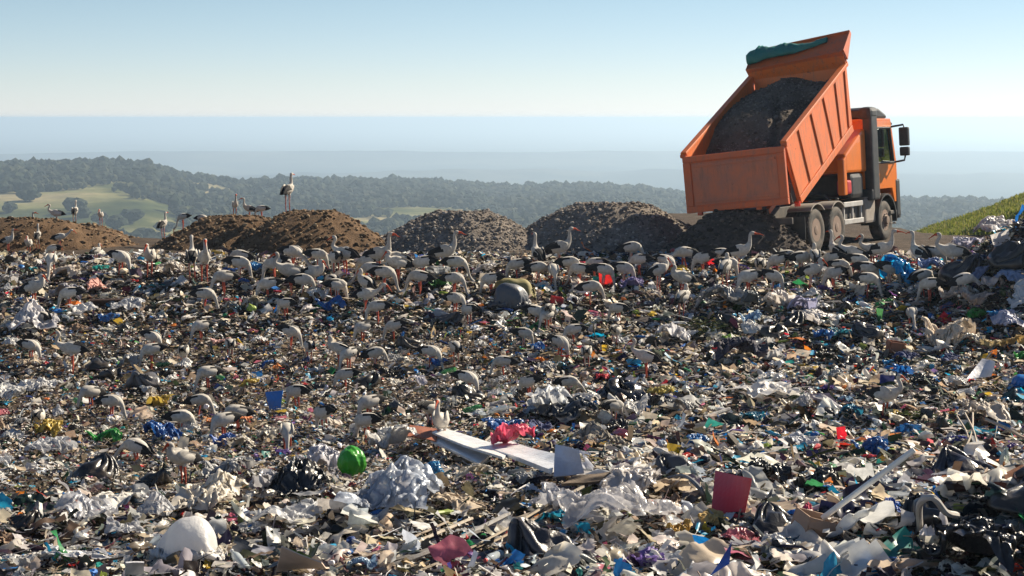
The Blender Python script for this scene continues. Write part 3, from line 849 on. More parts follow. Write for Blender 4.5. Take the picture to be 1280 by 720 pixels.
# (y, z, rx, rn) from the tail tip to the bill tip, bird facing +Y
TORSO = [(-.36, .60, .02, .012), (-.30, .62, .06, .05), (-.18, .655, .115, .105), (-.02, .68, .14, .135), (.10, .715, .12, .12)]
POSE = {
    'alert': TORSO + [(.185, .80, .07, .075), (.215, .90, .044, .046), (.215, 1.0, .036, .036), (.225, 1.07, .037, .038), (.26, 1.105, .044, .043), (.315, 1.10, .03, .03), (.36, 1.092, .016, .017), (.43, 1.08, .011, .012), (.51, 1.065, .003, .003)],
    'curved': TORSO + [(.20, .77, .075, .075), (.285, .84, .048, .048), (.27, .93, .038, .038), (.225, .99, .036, .036), (.245, 1.045, .042, .042), (.30, 1.045, .03, .03), (.345, 1.03, .016, .017), (.41, 1.0, .011, .012), (.48, .965, .003, .003)],
    'rest': TORSO + [(.18, .77, .085, .085), (.20, .84, .06, .062), (.165, .89, .048, .048), (.185, .935, .046, .045), (.24, .93, .032, .032), (.28, .90, .016, .017), (.33, .85, .011, .012), (.38, .79, .003, .003)],
    'peck': [(-.36, .70, .02, .012), (-.30, .70, .06, .05), (-.18, .69, .115, .105), (-.02, .665, .14, .135), (.11, .63, .118, .11), (.185, .56, .062, .062), (.225, .45, .038, .04), (.25, .34, .032, .032), (.29, .23, .034, .034), (.365, .15, .044, .043), (.39, .10, .03, .03), (.405, .06, .016, .017), (.42, .01, .011, .012), (.43, -.05, .003, .003)],
    'forage': [(-.38, .66, .02, .012), (-.31, .67, .06, .05), (-.19, .68, .115, .105), (-.03, .675, .14, .135), (.10, .65, .12, .11), (.195, .60, .062, .062), (.28, .53, .038, .04), (.35, .44, .033, .033), (.42, .35, .034, .034), (.50, .30, .044, .043), (.535, .25, .03, .03), (.555, .215, .016, .017), (.58, .16, .011, .012), (.60, .10, .003, .003)],
    'walk': [(-.37, .64, .02, .012), (-.30, .65, .06, .05), (-.18, .67, .115, .105), (-.02, .68, .14, .135), (.11, .69, .12, .12), (.21, .72, .07, .075), (.30, .77, .046, .048), (.37, .83, .038, .038), (.42, .90, .038, .038), (.465, .925, .044, .043), (.515, .905, .03, .03), (.555, .88, .016, .017), (.61, .84, .011, .012), (.67, .79, .003, .003)],
}
def stork_mesh(pose, seed):
    r = np.random.default_rng(seed)
    base = np.array(POSE[pose], float); K0 = len(base)
    kk = np.clip((np.arange(K0) - 3.5) / (K0 - 4.5), 0, 1)[:, None]
    base[:, :2] += kk * np.cumsum(r.normal(0, 1, (K0, 2)) * kk * .013, 0)          # every neck bends its own way
    ptc = r.normal(0, .13) * (pose in ('peck', 'forage', 'walk'))
    cq, sq_ = math.cos(ptc), math.sin(ptc); dy_, dz_ = base[:, 0].copy(), base[:, 1] - .66
    wgt = 1 - kk[:, 0]; base[:, 0] = dy_ + wgt * (dy_ * cq - dz_ * sq_ - dy_); base[:, 1] = .66 + dz_ + wgt * (dy_ * sq_ + dz_ * cq - dz_)
    p = resample(base, 54)
    g = (1 - .25 * r.random()); wh = np.array(WHITE) * g; nk = np.array(GREYW) * (.8 + .5 * r.random()) * .5 + wh * .5
    K = len(POSE[pose]); tb = (K - 4.3) / (K - 1)
    def cf(t, k):
        if t > tb: return BILL
        if t > .42: return nk
        return BLACK if (t < (.22 if pose == 'alert' else .07) and k < .56) or t < .05 else wh
    parts = [loft(p[:, :2], p[:, 2:], 12, cf)]
    tail, mid, sh = base[0, :2], base[3, :2], base[4, :2]
    lift_w = r.choice([0, 0, 0, .05])
    ax = (sh - tail) / np.linalg.norm(sh - tail); up = np.array([-ax[1], ax[0]])
    Lw = .62
    for s in (-1, 1):
        pts, rad, xs = [], [], []
        for f in np.linspace(0, 1, 12):                   # shoulder -> wing tip beyond the tail
            q = sh + ax * (.06 - Lw * f) + up * (.045 - .02 * f - .05 * f * f + lift_w * f)
            pts.append(q); rad.append((.032 * (1 - .55 * f) * (0.35 + .65 * min(1, f * 6)), (.115 * (1 - .15 * f) * (.25 + .75 * min(1, f * 5))) * (1 - .86 * sstep(.7, 1, f)))); xs.append(s * (.112 - .075 * f ** 1.4))
        def wc(t, k, s=s):
            low = k > .5
            b_ = (low and t > .36) or t > .60
            return BLACK if b_ else wh * .97
        V, F, C = loft(pts, rad, 10, wc)
        V[:, 0] += np.repeat(xs, 10)
        parts.append((V, F, C))
    st = r.uniform(-.05, .05)
    for s in (-1, 1):
        dy = .0 if pose not in ('walk', 'forage') else s * .09
        parts.append(seg_tube([(s * .055, -.02, .62), (s * .055, -.03, .52), (s * .055, -.045 + dy * .4, .33), (s * .057, -.03 + dy, .16), (s * .06, -.015 + dy, .012)], [.05, .026, .015, .011, .012], [tuple(wh), LEGC, LEGC, LEGC], 6))
        for a in (-.5, 0, .5):
            parts.append(seg_tube([(s * .06, -.015 + dy, .012), (s * .06 + .1 * math.sin(a), .085 * math.cos(a) + dy, .004)], [.009, .005], LEGC, 5))
    Vs, Fs, Cs, o = [], [], [], 0
    for V, F, C in parts:
        Vs.append(V); Fs.append(F + o); Cs.append(C); o += len(V)
    return mesh_np('stork', np.concatenate(Vs), np.concatenate(Fs), np.concatenate(Cs), smooth=True, mats=[attr_mat('feathers', .75, .06, .25, .22, 14)])
STORK_ME = {p: [stork_mesh(p, 10 * i + k) for k in range(7 if p == 'peck' else 4)] for i, p in enumerate(POSE)}

# landmarks of the dump that labels may point to: (u, v, words)
MARKS = [(440, 587, 'the bright green ball'), (914, 617, 'the red panel'), (1085, 606, 'the long white pole'), (237, 688, 'the big white sack'), (640, 367, 'the olive sack'),
         (1130, 348, 'the glossy cyan bag'), (915, 378, 'the grey film sacks'), (880, 412, 'the dark garden waste'), (600, 556, 'the white boards'), (750, 560, 'the woven grey mat'),
         (640, 579, 'the pink bag'), (965, 502, 'the spread white sheet'), (45, 412, 'the pale film bag'), (100, 366, 'the grey pink sack'), (825, 497, 'the yellow bag'),
         (1028, 421, 'the round blue bag'), (1010, 675, 'the torn cardboard box'), (690, 515, 'the white bag on the black tarp'), (375, 620, 'the large black sheet'), (770, 650, 'the clear film heap'),
         (1245, 290, 'the crest of white film'), (1230, 535, 'the tan rope tangle'), (545, 455, 'the blue bag with red cloth'), (345, 500, 'the folded blue carton'), (790, 362, 'the purple cloth'),
         (345, 466, 'the orange rag'), (490, 552, 'the crumpled white bag'), (840, 425, 'the white film fold'), (695, 380, 'the red carton'), (270, 540, 'the orange peel scraps'), (555, 360, 'the green net scraps'),
         (390, 300, 'the twin topped heap'), (575, 300, 'the round gravel heap'), (762, 300, 'the wide gravel heap'), (60, 300, 'the left brown heap'), (915, 220, 'the tailgate'), (1030, 285, 'the rear wheels'),
         (1120, 285, 'the front wheel'), (1190, 437, 'the cream rag'), (1225, 462, 'the tilted white sheet'), (540, 605, 'the blue film bag'), (1108, 655, 'the blue carton corner'), (1200, 690, 'the big black sack'), (170, 380, 'the brown board')]
USED = {}
def where(u, v, head, own=None, maxw=16):
    """a label that says which one, by what it lies or stands beside"""
    c = sorted([(math.hypot(u - a, (v - b) * 1.6), a, b, w) for a, b, w in MARKS if w != own])
    def rel(k):
        d, a, b, w = c[k]
        dx, dy = u - a, (v - b) * 1.8
        if abs(dx) > abs(dy): r_ = 'right of' if dx > 0 else 'left of'
        else: r_ = 'in front of' if dy > 0 else 'behind'
        return ('just ' if d < 45 else '') + r_ + ' ' + w
    outs = [f'{head} {rel(0)}'] + [f'{head} {rel(0)}, {rel(j)}' for j in (1, 2, 3, 4)] + [f'{head} {rel(a)}, {rel(b)}' for a, b in ((1, 2), (1, 3), (2, 3), (0, 5), (1, 4), (2, 4), (0, 6))]
    for o in outs:
        if len(o.split()) <= maxw and o not in USED:
            USED[o] = 1; return o
    for o in outs[:1]:
        for ex in ('second one', 'third one', 'fourth one', 'fifth one'):
            t = f'{o}, {ex}'
            if t not in USED: USED[t] = 1; return t

# (u, v of the body centre, pose, heading: l r a(way) t(owards) or degrees, optional distance, optional scale)
ST = [(17, 268, 'alert', 'a', 46), (36, 265, 'alert', 'r', 46), (70, 265, 'curved', 'l', 46.5), (93, 267, 'alert', 'a', 47), (126, 272, 'rest', 't', 46.5), (12, 288, 'alert', 'r', 0), (35, 292, 'rest', 't', 0), (48, 284, 'alert', 'a', 0), (76, 287, 'walk', 'r', 0), (65, 298, 'peck', 'l', 0), (120, 300, 'rest', 'a', 0),
      (64, 322, 'peck', 't'), (205, 298, 'alert', 'a', 43), (152, 321, 'peck', 'r'), (186, 318, 'rest', 't'), (241, 322, 'alert', 'a'), (256, 326, 'curved', 't'), (253, 259, 'forage', 'r', 44.4), (293, 257, 'alert', 't', 44.2), (310, 254, 'alert', 'l', 44.4), (326, 258, 'peck', 'l', 44.3), (360, 240, 'alert', 'a', 43.0), (228, 284, 'peck', 'l', 43),
      (298, 316, 'peck', 'l'), (369, 315, 'forage', 'r'), (400, 315, 'peck', 'r'), (430, 318, 'curved', 'l'), (456, 324, 'peck', 'l'), (474, 322, 'alert', 'r'), (497, 320, 'rest', 'l'), (527, 328, 'peck', 'l'), (556, 318, 'alert', 'r'), (573, 327, 'peck', 'r'), (481, 340, 'peck', 'r'), (456, 350, 'rest', 'a'), (458, 366, 'walk', 'r'), (362, 341, 'curved', 'l'), (380, 348, 'peck', 'r'), (424, 354, 'peck', 'r'),
      (671, 318, 'alert', 'a'), (700, 312, 'alert', 'r'), (713, 326, 'peck', 'r'), (692, 334, 'peck', 't'), (740, 326, 'peck', 'l'), (790, 309, 'peck', 'r'), (797, 322, 'forage', 'l'), (833, 322, 'peck', 'r'), (853, 315, 'forage', 'l'), (876, 321, 'peck', 'l'), (904, 315, 'peck', 'r'), (924, 316, 'alert', 'r'), (912, 329, 'peck', 'r'), (970, 322, 'peck', 'l'), (985, 319, 'forage', 'r'), (1001, 321, 'peck', 'r'), (1019, 319, 'rest', 'a'), (1036, 322, 'peck', 'l'), (1045, 313, 'alert', 'a'), (1064, 316, 'curved', 'l'), (1075, 324, 'peck', 'r'), (1090, 312, 'curved', 'l'), (1112, 320, 'peck', 'l'), (1101, 313, 'alert', 'r'), (1147, 316, 'alert', 'a'), (1170, 313, 'peck', 'r'), (1189, 316, 'curved', 'l'),
      (1086, 346, 'peck', 'r'), (1160, 352, 'peck', 'l'), (1140, 384, 'forage', 't'), (45, 356, 'rest', 'r'), (52, 387, 'peck', 'l'), (90, 430, 'curved', 'l'), (187, 428, 'peck', 'l'), (231, 430, 'peck', 'a'), (258, 455, 'peck', 'l'), (258, 363, 'peck', 'r'), (249, 398, 'peck', 'l'), (366, 406, 'peck', 'r'), (386, 422, 'forage', 'a'), (423, 426, 'rest', 'l'), (434, 431, 'peck', 'l'), (430, 456, 'peck', 'l'), (112, 478, 'peck', 'l'), (142, 489, 'peck', 'r'), (48, 508, 'peck', 'a'), (170, 541, 'forage', 'l'), (250, 486, 'peck', 'r'), (230, 507, 'peck', 'r'), (278, 513, 'peck', 'l'), (370, 479, 'peck', 'l'), (405, 504, 'peck', 'l'), (360, 528, 'peck', 't'), (459, 493, 'peck', 'l'), (458, 515, 'peck', 'l'), (539, 498, 'peck', 'a'), (552, 520, 'curved', 't'), (570, 367, 'peck', 'r'), (585, 379, 'peck', 'a'), (490, 398, 'peck', 'l'), (570, 424, 'peck', 'a'), (627, 440, 'peck', 'l'), (586, 463, 'peck', 'r'), (656, 406, 'peck', 'r'), (739, 356, 'peck', 'r'), (773, 378, 'peck', 'l'), (768, 404, 'peck', 'a'), (806, 438, 'curved', 'l'), (711, 465, 'forage', 'r'), (852, 369, 'rest', 'a'), (228, 556, 'rest', 't'), (1107, 488, 'curved', 't'), (660, 465, 'peck', 'l'), (540, 430, 'peck', 'r'), (332, 352, 'peck', 'l'), (420, 322, 'peck', 'a'), (1040, 338, 'peck', 'l'), (950, 328, 'peck', 'a')]
_r = np.random.default_rng(5)
for k in range(26):                             # the crest is lined with more birds, packed between the others
    u_ = 270 + k * 37 + _r.uniform(-12, 12); ST.append((u_, 333 + _r.uniform(-6, 14), _r.choice(['peck', 'peck', 'forage', 'rest']), _r.choice(['l', 'r', 'l', 'r', 'a'])))
for k in range(16): ST.append((_r.uniform(40, 820), _r.uniform(362, 505), 'peck', _r.choice(['l', 'r', 'l', 'r', 'a'])))
HEAD = {'l': 90, 'r': -90, 'a': 0, 't': 180}
WORD = {'alert': 'upright stork', 'curved': 'stork with raised curved neck', 'rest': 'hunched stork', 'peck': 'stork pecking', 'forage': 'stork stretching low', 'walk': 'striding stork'}
SIDE = {'l': 'facing left', 'r': 'facing right', 'a': 'seen from behind', 't': 'facing us'}
STORKS = []
for i, e in enumerate(ST):
    u, v, pose, hd = e[:4]
    rr = np.random.default_rng(900 + i)
    zc = {'peck': .62, 'forage': .62, 'walk': .64}.get(pose, .68)
    if len(e) > 4 and e[4]:
        p = at(u, v, e[4]); p = np.array([p[0], e[4], p[2] - zc])
        h = float(all_h(np.array([p[0]]), np.array([p[1]]))[0])
        p[2] = h - .03 if abs(h - p[2]) < .6 else p[2]
        if h - p[2] > .6: p[2] = h - .03
        elif p[2] > h: p[2] = h - .02
    else:
        vb = v + 25
        for it in range(6):
            p = hit(u, vb)
            _, vc = proj(p + np.array([0, 0, zc * .94 - .10]))
            vb += (v - vc) * .8
        p = p + np.array([0, 0, -.08 - .05 * (pose in ('peck', 'forage'))])
    me = STORK_ME[pose][(i * 5 + i // 3) % len(STORK_ME[pose])]
    o = link('stork', me, None, p, (rr.uniform(-.05, .05), rr.uniform(-.04, .04), R(HEAD[hd] + rr.uniform(-1, 1) * (28 if v < 350 else 48))))
    s = rr.uniform(.84, .95) * (1.0 - .20 * float(sstep(335, 410, v))) * (1.1 if pose in ('alert', 'curved') else 1.0); s *= .64 if (v < 302 and u < 340) else 1.0; p = p - np.array([0, 0, .06 * (v < 302 and u < 340)]); o.scale = (s, s, s)
    tag(o, where(u, v, f'{WORD[pose]} {SIDE[hd]},'), 'stork', 'white storks feeding on the rubbish')
    STORKS.append((u, v, p))

# ------------------------------------------------------------------ film that really folds: a small cloth solver
def _edges(F):
    e = np.concatenate([F[:, [0, 1]], F[:, [1, 2]], F[:, [2, 0]]]); e.sort(1)
    return np.unique(e, axis=0)
def _bends(F):
    """pairs of corners that face each other across an edge"""
    d = {}; out = []
    for f in F.tolist():
        for k in range(3):
            a, b_, c = f[k], f[(k + 1) % 3], f[(k + 2) % 3]; key = (a, b_) if a < b_ else (b_, a)
            if key in d: out.append((d[key], c))
            else: d[key] = c
    return np.array(out)
def solve(X, E, L, k, steps, floor, iters=6, pres=None, F=None, pins=None, grav=.010, fric=.75):
    N = len(X); V = np.zeros_like(X)
    idx = np.concatenate([E[:, 0], E[:, 1]]); w = np.concatenate([k, k])
    cnt = np.bincount(idx, weights=np.ones(len(idx)), minlength=N)[:, None]
    for s in range(steps):
        V[:, 2] -= grav * .05
        if pres is not None:
            a, b_, c = X[F[:, 0]], X[F[:, 1]], X[F[:, 2]]
            nr = np.cross(b_ - a, c - a)
            vol = np.einsum('ij,ij->i', a, np.cross(b_, c)).sum() / 6
            fN = np.stack([np.bincount(F.ravel(), weights=np.repeat(nr[:, q], 3), minlength=N) for q in range(3)], 1)
            V += fN * np.clip(pres[0] / max(vol, 1e-3) - 1, -.5, 1.5) * pres[1]
        P = X + V
        for it in range(iters):
            d = P[E[:, 1]] - P[E[:, 0]]; l = np.sqrt((d * d).sum(1)) + 1e-9
            cor = d * ((l - L) / l * k * .5)[:, None]
            for q in range(3):
                P[:, q] += (np.bincount(E[:, 0], weights=cor[:, q], minlength=N) - np.bincount(E[:, 1], weights=cor[:, q], minlength=N)) / cnt[:, 0] * 2.6
            if pins is not None:
                P[pins[0]] += (pins[1] - P[pins[0]]) * .5
            z = floor(P[:, 0], P[:, 1]); P[:, 2] = np.maximum(P[:, 2], z)
        nV = (P - X) * .97
        on = P[:, 2] < floor(P[:, 0], P[:, 1]) + .004
        nV[on, :2] *= 1 - fric
        m = np.sqrt((nV * nV).sum(1)); nV *= np.minimum(1, .05 / (m + 1e-9))[:, None]
        X, V = P, nV
    return X
def sim_sheet(seed, n=46, cx=.8, cy=.75, bump_h=.12, steps=70):
    r = np.random.default_rng(seed)
    u, v = np.meshgrid(np.linspace(-.5, .5, n), np.linspace(-.5, .5, n)); R0 = np.stack([u, v, u * 0], -1).reshape(-1, 3)
    q = grid(n, n); alt = r.random(len(q)) < .5
    F = np.concatenate([np.where(alt[:, None], q[:, [0, 1, 2]], q[:, [0, 1, 3]]), np.where(alt[:, None], q[:, [0, 2, 3]], q[:, [1, 2, 3]])])
    E = _edges(F); B = _bends(F)
    EE = np.concatenate([E, B]); L = np.linalg.norm(R0[EE[:, 1]] - R0[EE[:, 0]], axis=1); k = np.concatenate([np.ones(len(E)), np.full(len(B), .30)])
    fl = lambda x, y: bump_h * (.5 + .5 * n2(x, y, 3.2, seed)) + .35 * bump_h * n2(x, y, 8, seed + 1)
    X = R0 * np.array([cx, cy, 1]); a = r.uniform(0, 6.28)
    X[:, 2] = bump_h + .10 + .10 * vnoise(R0 * 4 + seed, seed) + .03 * vnoise(R0 * 11 + seed, seed + 2) + .3 * (R0[:, 0] * math.cos(a) + R0[:, 1] * math.sin(a)).clip(0)
    X[:, :2] += .05 * np.stack([vnoise(R0 * 5 + 3, seed + 5), vnoise(R0 * 5 + 8, seed + 6)], 1)
    X = solve(X, EE, L, k, steps, fl)
    X[:, 2] -= fl(X[:, 0], X[:, 1]).min()
    # ragged outline: drop some rim faces
    e = np.maximum(np.abs(R0[F][:, :, 0]).max(1), np.abs(R0[F][:, :, 1]).max(1))
    keep = e < .5 - .10 * (.5 + vnoise(R0[F].mean(1) * 5 + seed, seed + 9)).clip(0)
    return X, F[keep]
def sim_bag(seed, fill=.55, slack=1.22, neck=True, sub=4, steps=60, asp=(1, .8, .75), bend=.10):
    r = np.random.default_rng(seed)
    V0, F = ico(sub)
    D = V0.copy()
    R0 = V0 * np.array(asp)
    vol0 = 4.18 * asp[0] * asp[1] * asp[2]
    E = _edges(F); B = _bends(F); EE = np.concatenate([E, B])
    L = np.linalg.norm(R0[EE[:, 1]] - R0[EE[:, 0]], axis=1) * slack; k = np.concatenate([np.ones(len(E)), np.full(len(B), bend)])
    X = R0 * (.90 + .14 * vnoise(V0 * 2.4 + seed, seed) + .10 * vnoise(V0 * 5 + seed, seed + 1) + .07 * vnoise(V0 * 11 + seed, seed + 2))[:, None]
    pins = None
    if neck:
        a = r.uniform(0, 6.28); dn = np.array([math.cos(a) * .8, math.sin(a) * .8, .6]); t = D @ dn
        ring = np.nonzero((t > .86) & (t < .93))[0]
        c = dn * np.array(asp) * 1.05; rel = X[ring] - (X[ring] @ dn)[:, None] * dn
        pins = (ring, c + rel * .16)
        cap = t > .93; X[cap] += dn * .25
    X[:, 2] += asp[2] * .6
    if pins is not None: pins[1][:, 2] += asp[2] * .35
    z0 = 0
    X = solve(X, EE, L, k, steps, lambda x, y: z0 + .06 * n2(x, y, 1.6, seed), pres=(vol0 * fill, .22), F=F, pins=pins, grav=.03)
    return X, F

# ------------------------------------------------------------------ rubbish: the mass of scraps (stuff)
def tmpl_sheet(seed, n=5, amp=.22, lw=(1, .7)):
    u, v = np.meshgrid(np.linspace(-.5, .5, n), np.linspace(-.5, .5, n))
    r = np.random.default_rng(seed)
    P = np.stack([u, v, u * 0], -1).reshape(-1, 3)
    z = amp * crumple(P * 2.2 + seed, seed, 1.2, 2) + r.uniform(-.5, .5) * P[:, 0] ** 2 + r.uniform(-.6, .6) * P[:, 0] * P[:, 1]
    P = P + r.normal(0, .05, P.shape); P[:, 2] = z + r.normal(0, .02, len(P))
    P[:, 0] *= lw[0]; P[:, 1] *= lw[1]
    F = grid(n, n); return P, np.concatenate([F[:, :3], F[:, [0, 2, 3]]])
def tmpl_strip(seed):
    r = np.random.default_rng(seed); n = 7
    x = np.linspace(-.8, .8, n); zz = np.cumsum(r.normal(0, .10, n)); yy = np.cumsum(r.normal(0, .08, n)); w = .10
    P = np.concatenate([np.stack([x, yy - w, zz + r.normal(0, .05, n)], 1), np.stack([x, yy + w, zz + r.normal(0, .05, n)], 1)])
    F = [];
    for i in range(n - 1): F += [[i, i + 1, n + i + 1], [i, n + i + 1, n + i]]
    return P, np.array(F)
def tmpl_ball(seed, sub=2):
    V, F = ico(sub); V = V * (1 + .60 * crumple(V, seed, 1.5, 2) + .3 * vnoise(V * 1.3 + seed, seed))[:, None]; return V * np.array([.5, .38, .26]), F
def tmpl_chunk(seed):
    V, F = ico(1); V = V * (1 + .75 * vnoise(V * 1.9, seed)[:, None]); return V * np.array([.6, .32, .18]), F
def tmpl_card(seed):
    r = np.random.default_rng(seed)
    V = np.array([[x, y, z] for x in (-.5, .5) for y in (-.36, .36) for z in (-.02, .02)], float) * .72
    V[4:, 2] += r.uniform(-.2, .2); V += r.normal(0, .03, V.shape)
    F = np.array([[0, 1, 3], [0, 3, 2], [4, 6, 7], [4, 7, 5], [0, 4, 5], [0, 5, 1], [2, 3, 7], [2, 7, 6], [0, 2, 6], [0, 6, 4], [1, 5, 7], [1, 7, 3]])
    return V, F
def tmpl_bottle(seed):
    r = np.random.default_rng(seed); n = 8
    prof = [(-.62, .0), (-.60, .17), (-.1, .18 + r.uniform(-.05, .02)), (.25, .18), (.42, .09), (.47, .07), (.62, .07), (.62, 0)]
    V = []
    sq = r.uniform(.5, 1)
    for x, q in prof:
        for k in range(n):
            a = 2 * math.pi * k / n; V.append((x, q * math.cos(a), q * math.sin(a) * sq))
    F = []
    for i in range(len(prof) - 1):
        for k in range(n):
            a, b_ = i * n + k, i * n + (k + 1) % n; F += [[a, b_, b_ + n], [a, b_ + n, a + n]]
    return np.array(V), np.array(F)
def tmpl_twig(seed):
    r = np.random.default_rng(seed); pts = np.cumsum(np.concatenate([[[-.9, 0, 0]], np.stack([np.full(4, .45), r.normal(0, .12, 4), r.normal(0, .10, 4)], 1)]), 0)
    V, F, C = seg_tube(pts, [.035, .03, .028, .022, .012], (0, 0, 0), 4); return V, F

def tone(palette, wts, n, r, jit=.18):
    p = np.array(palette); w = np.array(wts, float); w /= w.sum()
    c = p[r.choice(len(p), n, p=w)]
    return np.clip(c * r.uniform(1 - jit, 1 + jit, (n, 1)) + r.normal(0, .012, (n, 3)), .008, .85)
PALE = [(.76, .72, .65), (.70, .61, .48), (.55, .41, .27), (.80, .77, .74), (.40, .30, .20), (.50, .55, .62), (.68, .55, .47)]
PALEW = [24, 17, 12, 24, 9, 6, 4]
DARK = [(.011, .010, .011), (.024, .018, .013), (.050, .033, .020), (.10, .064, .036), (.20, .13, .072), (.04, .05, .03), (.07, .075, .09), (.035, .04, .06)]
DARKW = [15, 18, 20, 16, 10, 7, 6, 6]
BRIGHT = [(.02, .17, .50), (.03, .38, .62), (.55, .03, .03), (.05, .28, .09), (.70, .45, .05), (.75, .22, .03), (.55, .14, .22), (.02, .05, .22), (.03, .30, .27), (.22, .12, .34), (.30, .38, .05)]
BRIGHTW = [26, 20, 14, 9, 8, 8, 7, 9, 6, 5, 5]
FILM = [(.80, .77, .72), (.74, .69, .60), (.62, .61, .60), (.50, .53, .58), (.68, .57, .43), (.46, .46, .46), (.56, .62, .70), (.72, .62, .56)]
FILMW = [24, 18, 12, 7, 18, 7, 4, 6]
DARKF = [(.014, .013, .015), (.03, .03, .034), (.05, .055, .075), (.10, .085, .07), (.16, .12, .08), (.20, .20, .21)]
DARKFW = [28, 18, 10, 16, 12, 14]
def scatter(n, ymin, ymax, r, power=1.0):
    """points on the visible dump, evenly over its surface"""
    y = ymin + (ymax - ymin) * r.random(n) ** power
    x = (r.random(n) * 2 - 1) * (y * .335 + .8)
    return x, y
def litter(name, label, n_near, n_far, temps, sizes, kinds, seed, material, lift=.05, tilt_sd=.5, smooth=False, pale=None):
    r = np.random.default_rng(seed)
    xs, ys = zip(scatter(n_near, 13.2, 21.5, r), scatter(n_far, 20.5, 39.8, r))
    x, y = np.concatenate(xs), np.concatenate(ys); n = len(x)
    patch = fbm2(x, y, .55, seed + 3, 3); patch2 = fbm2(x, y, 1.3, seed + 7, 3)
    q = r.random(n) + .42 * patch + .10 * patch2
    right = sstep(-2, 6, x)
    corner = .16 * sstep(2.2, 4.2, x) * (1 - sstep(17, 20, y)) + .06 * sstep(0, 3, -x) * (1 - sstep(19, 24, y))
    col_ = np.where((q < kinds[0] + corner)[:, None], tone(*((DARKF, DARKFW) if pale else (DARK, DARKW)), n, r), np.where((q < kinds[1] - .09 * right)[:, None], tone(*(pale or (PALE, PALEW)), n, r), tone(BRIGHT, BRIGHTW, n, r)))
    s = sizes[0] * r.lognormal(0, sizes[1], n); s = np.clip(s, .025, sizes[2])
    # dense small crumbs in the trampled left part, larger pieces elsewhere
    s *= 1 + .30 * sstep(-1.0, 4.0, x) * sstep(0, 1, (30 - y) / 14) + .25 * fbm2(x, y, .3, seed + 9, 2)
    s *= 1 - .42 * sstep(0, 1, (3.0 - x) / 4.5) * sstep(16.5, 18.5, y) * (1 - sstep(31, 35, y))
    if smooth is False: s *= 1 - .32 * (1 - sstep(17, 22, y))
    z = ground_h(x, y) + r.uniform(-.02, lift, n) + s * .10
    scl = np.stack([s * r.uniform(.8, 1.35, n), s * r.uniform(.7, 1.1, n), s * r.uniform(.7, 1.3, n)], 1)
    V, F, C = place_many(temps, r.integers(0, len(temps), n), np.stack([x, y, z], 1), r.uniform(0, 6.28, n), scl, col_, tilt=r.normal(0, tilt_sd, n), spin=r.uniform(0, 6.28, n))
    o = link(name, mesh_np(name, V, F, C, smooth=smooth, mats=[material]))
    tag(o, label, 'litter', kind='stuff')
DENS = 1.0
M_film = attr_mat('litter_film', .40, .46, .45, .35, 11)
M_solid = attr_mat('litter_solid', .75, 0, .3, .4, 16)
LS_NEAR = [sim_sheet(800 + k, 12, r_[0], r_[1], .14, 40) for k, r_ in enumerate([(.6, .65), (.5, .7), (.55, .5), (.45, .55), (.7, .7), (.5, .6), (.65, .4), (.5, .5), (.8, .5), (.6, .7)])]
LS_FAR = [sim_sheet(830 + k, 8, r_[0], r_[1], .16, 40) for k, r_ in enumerate([(.8, .75), (.6, .8), (.7, .6), (.55, .65), (.85, .9), (.65, .7), (.75, .5), (.6, .6), (.9, .6), (.7, .8), (.5, .8), (.6, .5)])]
def cen(T): return [(V - V.mean(0), F) for V, F in T]
LS_NEAR, LS_FAR = cen(LS_NEAR), cen(LS_FAR)
litter('film_litter', 'torn pale plastic film and paper scraps strewn over the near rubbish', 9000, 0, LS_NEAR + [tmpl_strip(40 + k) for k in range(3)], (.105, .60, .38), (.46, .98), 501, M_film, .14, .65, True, (FILM, FILMW))
litter('film_litter', 'torn pale plastic film and paper scraps strewn over the far rubbish', 0, 46000, LS_FAR + [tmpl_strip(40 + k) for k in range(3)], (.105, .52, .45), (.46, .98), 505, M_film, .14, .65, True, (PALE, [20, 22, 16, 14, 12, 3, 5]))
litter('solid_litter', 'broken brown and dark rubbish crumbs packed over the dump', 28000, 96000, [tmpl_chunk(60 + k) for k in range(8)] + [tmpl_ball(70 + k, 1) for k in range(3)] + [tmpl_card(80 + k) for k in range(5)] + LS_FAR, (.072, .50, .32), (.76, 1.07), 502, M_solid, .11, .65)
litter('twig_litter', 'thin sticks and strips scattered among the rubbish', 4200, 7000, [tmpl_twig(90 + k) for k in range(6)] + [tmpl_strip(95 + k) for k in range(5)], (.14, .45, .45), (.55, 1.25), 503, M_solid, .15, .35)
litter('container_litter', 'small bottles, tubs and crumpled wrappers among the rubbish', 800, 2600, [tmpl_bottle(30 + k) for k in range(4)] + [tmpl_ball(170 + k) for k in range(4)], (.12, .35, .28), (.22, .62), 504, attr_mat('litter_gloss', .32, .18, .5, .25, 10), .16, .4)
LS_BUNCH = cen([sim_sheet(860 + k, 17, a_, b_, .2, 50) for k, (a_, b_) in enumerate([(.42, .45), (.35, .5), (.5, .36), (.4, .4), (.55, .42), (.38, .55)])])
litter('bunched_film', 'crumpled bunches of clear and white film caught in the rubbish', 950, 1900, LS_BUNCH, (.34, .38, .75), (.24, 1.0), 506, attr_mat('bunched_film_skin', .33, .42, .5, .2, 8), .06, .35, True, (FILM, FILMW))

